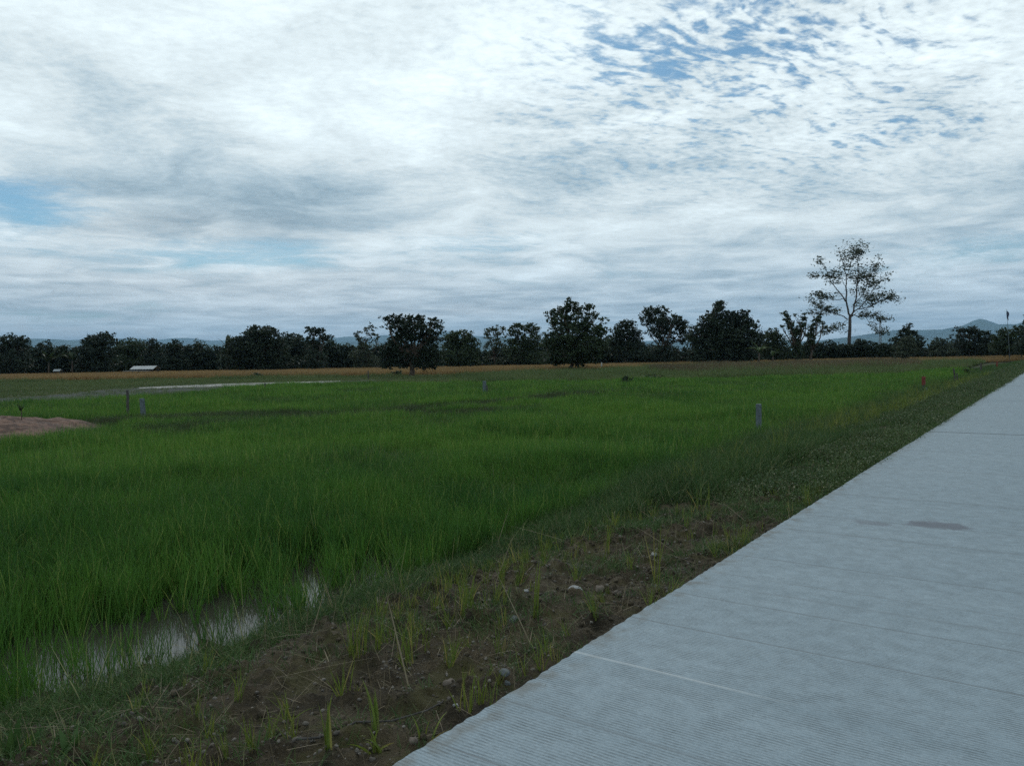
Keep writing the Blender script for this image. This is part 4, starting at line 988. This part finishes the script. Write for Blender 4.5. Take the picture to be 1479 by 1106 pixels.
def pipe(label, xa, ya, xb, yb, rad):
    a = G(xa, ya, -.30); c = G(xb, yb, -.30); mb = MB()
    f = np.linspace(0, 1, 6)[:, None]; mb.tube(a + (c - a) * f + np.array([0, 0, .02]) * np.sin(f * 3.1), rad, 8)
    tag(mb.build('plastic_pipe', M_white, loc=tuple(a), smooth=True), label, 'pipe')
pipe('white pipe lying in the verge grass beyond the red topped post', 1374, 571.5, 1402, 572.5, .035)
pipe('short white pipe lying near the road end by the flagpole', 1452, 534.6, 1464, 535.2, .05)

# ------------------------------------------------------------------ shelters in the trees
M_tin = simple_mat('white_tin', (0.28, 0.30, 0.305), .6, .1, .8, .1)
M_dark = simple_mat('dark_board', (0.05, 0.045, 0.04), .9, .3, 2, .3)
def shelter(label, px, dist, wpx, zt, lean):
    c = W(px, 530, dist); c[2] = -.5; w = wpx * dist / F; dp = w * .6
    root = tag(empty('shelter', c), label, 'shelter')
    for a in (-1, 1):
        for e in (-1, 1):
            p = MB(); p.box(c + np.array([a * w * .42, e * dp * .42, 0]), (.12, .12, zt + .45)); p.build('post', M_wood, root)
    wl = MB(); wl.box(c + np.array([0, dp * .36, 0]), (w * .8, .08, zt * .8)); wl.build('back_wall', M_dark, root)
    rf = MB()
    z0, z1 = zt + .45, zt + .45 + lean
    V = []
    n = 24
    for side in (0, 1):
        for i in range(n + 1):
            x = -w / 2 + w * i / n; rp = .025 * math.sin(i * 2.2)
            for yy, zz in ((-dp * .6, z0), (0, z1), (dp * .6, z0)):
                V.append(c + np.array([x, yy, zz + rp - side * .04]))
    m = (n + 1) * 3; Fc = []
    for i in range(n):
        for j in range(2):
            a = i * 3 + j; Fc += [(a, a + 3, a + 4, a + 1), (m + a, m + a + 1, m + a + 4, m + a + 3)]
        Fc += [(i * 3, m + i * 3, m + i * 3 + 3, i * 3 + 3), (i * 3 + 2, i * 3 + 5, m + i * 3 + 5, m + i * 3 + 2)]
    for i in (0, n): Fc += [(i * 3 + j, i * 3 + j + 1, m + i * 3 + j + 1, m + i * 3 + j) for j in (0, 1)]
    rf.add(V, Fc); rf.build('roof', M_tin, root)
    return root, c, w
root, c, w = shelter('open field shelter with a long white tin roof under the left trees', 210, D1 - 16, 34, 0.80, .55)
mb = MB(); mb.box(c + np.array([-.3, -w * .60, 0.95]), (w * 1.08, .9, .05), 0); mb.build('awning', M_tin, root)
shelter('tiny hut with a pale roof at the far left field edge', 83, D1 - 20, 10, .75, .3)

# ------------------------------------------------------------------ red soil mound with sapling
def mound():
    m, nt, b = new_mat('red_soil'); p = geopos(nt)
    n = noise(nt, p, 1.3, 6, .65); n2 = noise(nt, p, 7, 5, .65)
    c = mixc(nt, (n * .55 + n2 * .45).step(.41, .60), (0.050, 0.025, 0.017), (0.165, 0.092, 0.062))
    nt.links.new(c, b.inputs['Base Color']); b.inputs['Roughness'].default_value = .95; bump(nt, b, n * .6 + n2 * .5, .9, .1)
    rx, ry = 4.0, 4.3; V = []; N = 90; K = 50
    for i in range(N):
        for j in range(K):
            u = -1 + 2 * i / (N - 1); v = -1 + 2 * j / (K - 1); x = MOUND_C[0] + u * rx; y = MOUND_C[1] + v * ry
            d = math.hypot(u, v)
            nz = float(fbm(x * 1.1, y * 1.1, 4, 91)); nf = float(fbm(x * 4, y * 4, 3, 92))
            z = -.68 + .68 * max(0, 1 - d ** 2.6) ** .7 * (.62 + .7 * nz) + (nf - .5) * .20 * max(0, 1 - d)
            V.append((x, y, z))
    i = (np.arange(N - 1)[:, None] * K + np.arange(K - 1)[None]).ravel()
    tag(mesh_obj('soil_mound', V, np.stack([i, i + K, i + K + 1, i + 1], 1), m, smooth=True, loc=tuple(MOUND_C)), 'heap of bare reddish soil rising from the rice at the left edge', 'soil heap')
mound()
def sapling():
    g = W(31, 606, 22.4); r = np.random.default_rng(3)
    root = tag(empty('sapling', g), 'small leafy sapling growing on the reddish soil heap', 'sapling')
    mb = MB(); mb.tube([g - [0, 0, .15], g + [.01, 0, .2], g + [-.02, 0, .42]], [.014, .012, .006], 6); mb.build('stem', M_bark, root)
    V, Fc, T = blades(12, .34, .03, .035, .75, .8, 4, .4, 6); mesh_obj('foliage', V + [0, 0, .26], Fc, M_leaf[1], root, tint=T)
sapling()

# ------------------------------------------------------------------ stones and tufts on the bare verge
def zat(px, py):
    z = -.1
    for _ in range(12):
        g = G(px, py, z); s_, t_ = to_st(g[0], g[1]); z = float(verge_z(np.array([s_]), np.array([t_]))[0])
    return G(px, py, z)
M_st = simple_mat('pale_stone', (0.27, 0.27, 0.265), .85, .3, 9, .6)
M_st2 = simple_mat('brown_stone', (0.13, 0.105, 0.085), .9, .35, 9, .6)
M_st3 = simple_mat('grey_stone', (0.11, 0.118, 0.12), .9, .3, 9, .6)
for i, (px, py, sz, mt, lab) in enumerate([
    (831, 856, 8.5, M_st, 'pale angular stone on the bare soil, left of a darker stone'),
    (866, 854, 8, M_st2, 'brown angular stone on the bare soil, right of the pale one'),
    (891, 858, 6, M_st2, 'low brown stone between the brown angular stone and the road'),
    (743, 898, 7.5, M_st3, 'flat grey stone in the middle of the bare soil'),
    (760, 855, 4, M_st, 'small whitish stone near yellow green sprouts'),
    (728, 974, 7, M_st3, 'dark grey stone half sunk beside the slab edge'),
    (733, 989, 6, M_st3, 'grey stone tight against the concrete edge below the dark one'),
    (658, 1020, 4.5, M_st, 'round pale pebble by a tuft at the slab edge'),
    (548, 977, 3.8, M_st, 'lone pale pebble near the tall yellow tufts'),
    (596, 1072, 7, M_st2, 'tan flat stone beside the slab at the bottom'),
    (648, 989, 9, M_st2, 'dark muddy lump left of the slab edge tuft'),
    (944, 803, 5, M_st, 'whitish stone at the foot of the tall double sprout')]):
    g = zat(px, py); k = sz * g[1] / F
    V, Fc = rock_mesh(40 + i, 3, .62)
    V = V * k * 1.1; o = mesh_obj('stone', V, Fc, mt, loc=None); o.location = tuple(g + [0, 0, k * .42]); o.rotation_euler = (.1, .1, i * 1.3)
    tag(o, lab, 'stone')
def tuft(px, py, hpx, n, lab, wd=.007, spread=.03, lean=.14, droop=.25, mat=None, seed=0):
    g = zat(px, py); h = hpx * g[1] / F * 1.3
    V, Fc, T = blades(n, h, spread, wd, lean, droop, 5, .5, 2000 + seed)
    o = mesh_obj('grass_tuft', V, Fc, mat or M_sprout, tint=T); o.location = tuple(g - [0, 0, .01])
    tag(o, lab, 'grass tuft')
tuft(515, 948, 76, 26, 'dense upright yellow green tuft, largest on the bare soil', spread=.055, seed=1)
tuft(545, 938, 44, 10, 'slim yellow tuft just right of the largest tuft', seed=2)
tuft(585, 955, 66, 18, 'wide upright tuft two steps right of the largest tuft', spread=.05, seed=3)
tuft(497, 1010, 58, 12, 'leaning yellow tuft below the largest tuft', lean=.25, seed=4)
tuft(648, 962, 50, 10, 'thin green tuft in the middle of the soil above the slab edge tuft', lean=.2, seed=5)
tuft(673, 1027, 60, 12, 'bright tuft growing at the slab edge beside a round pale pebble', spread=.03, seed=6)
tuft(697, 1015, 42, 9, 'smaller tuft at the slab edge right of the bright one', seed=7)
tuft(772, 895, 76, 12, 'tall pale yellow sprout rising left of the pale angular stone', spread=.025, lean=.08, seed=8)
tuft(948, 845, 74, 10, 'tall double sprout near the concrete left of the dark soil end', spread=.03, lean=.1, seed=9)
tuft(672, 885, 58, 22, 'broad loose clump of yellow green blades in the soil centre', spread=.09, seed=10)
tuft(790, 945, 34, 12, 'short leaning tuft at the slab edge under the flat grey stone', spread=.05, lean=.4, seed=11)
tuft(541, 1052, 66, 5, 'broad bladed bright grass plant near the slab at the bottom', wd=.018, lean=.18, seed=12)
tuft(470, 1085, 70, 4, 'single tall broad blade plant at the bottom of the soil', wd=.018, lean=.08, seed=13)
tuft(545, 1085, 50, 9, 'low spreading broad bladed plant at the bottom edge', wd=.016, lean=.8, droop=.8, seed=14)
tuft(612, 1072, 48, 4, 'bent broad blade leaning over the slab corner', wd=.014, lean=.5, droop=.9, seed=15)
tuft(415, 1040, 46, 12, 'sprawling olive tuft right of the muddy hump', lean=.45, droop=.6, seed=16)
tuft(640, 850, 40, 16, 'leafy low clump where soil meets the dark bank grass', spread=.08, lean=.3, seed=17)
tuft(875, 800, 42, 9, 'sparse sprout clump upslope of the brown angular stone', lean=.2, seed=18)
tuft(700, 790, 70, 24, 'tall green tuft at the rice side of the bank grass', spread=.09, mat=M_rice, seed=19)
tuft(22, 1082, 46, 9, 'broad leaved weed with upright blades in the bottom corner by the water', wd=.03, spread=.05, lean=.45, droop=.6, mat=M_bank, seed=21)
tuft(95, 1085, 34, 7, 'low wide leaved weed along the bottom edge near the corner', wd=.032, spread=.05, lean=.7, droop=.5, mat=M_bank, seed=22)
tuft(345, 905, 50, 14, 'bright upright tuft standing on the bank beside the open water', spread=.06, lean=.2, mat=M_rice, seed=23)
tuft(1015, 735, 40, 14, 'light green weed clump at the upper end of the bare soil', spread=.08, lean=.35, seed=20)
# fallen twig
a = zat(430, 1085); c = zat(640, 1022); mb = MB(); f = np.linspace(0, 1, 9)[:, None]
P = a + (c - a) * f; ss_, tt_ = to_st(P[:, 0], P[:, 1]); P[:, 2] = np.maximum(P[:, 2], verge_z(ss_, tt_)) + .012
mb.tube(P, np.linspace(.006, .004, 9), 6); tag(mb.build('twig', M_wood, loc=tuple(a)), 'long thin dry twig lying across the soil to the slab edge', 'twig')
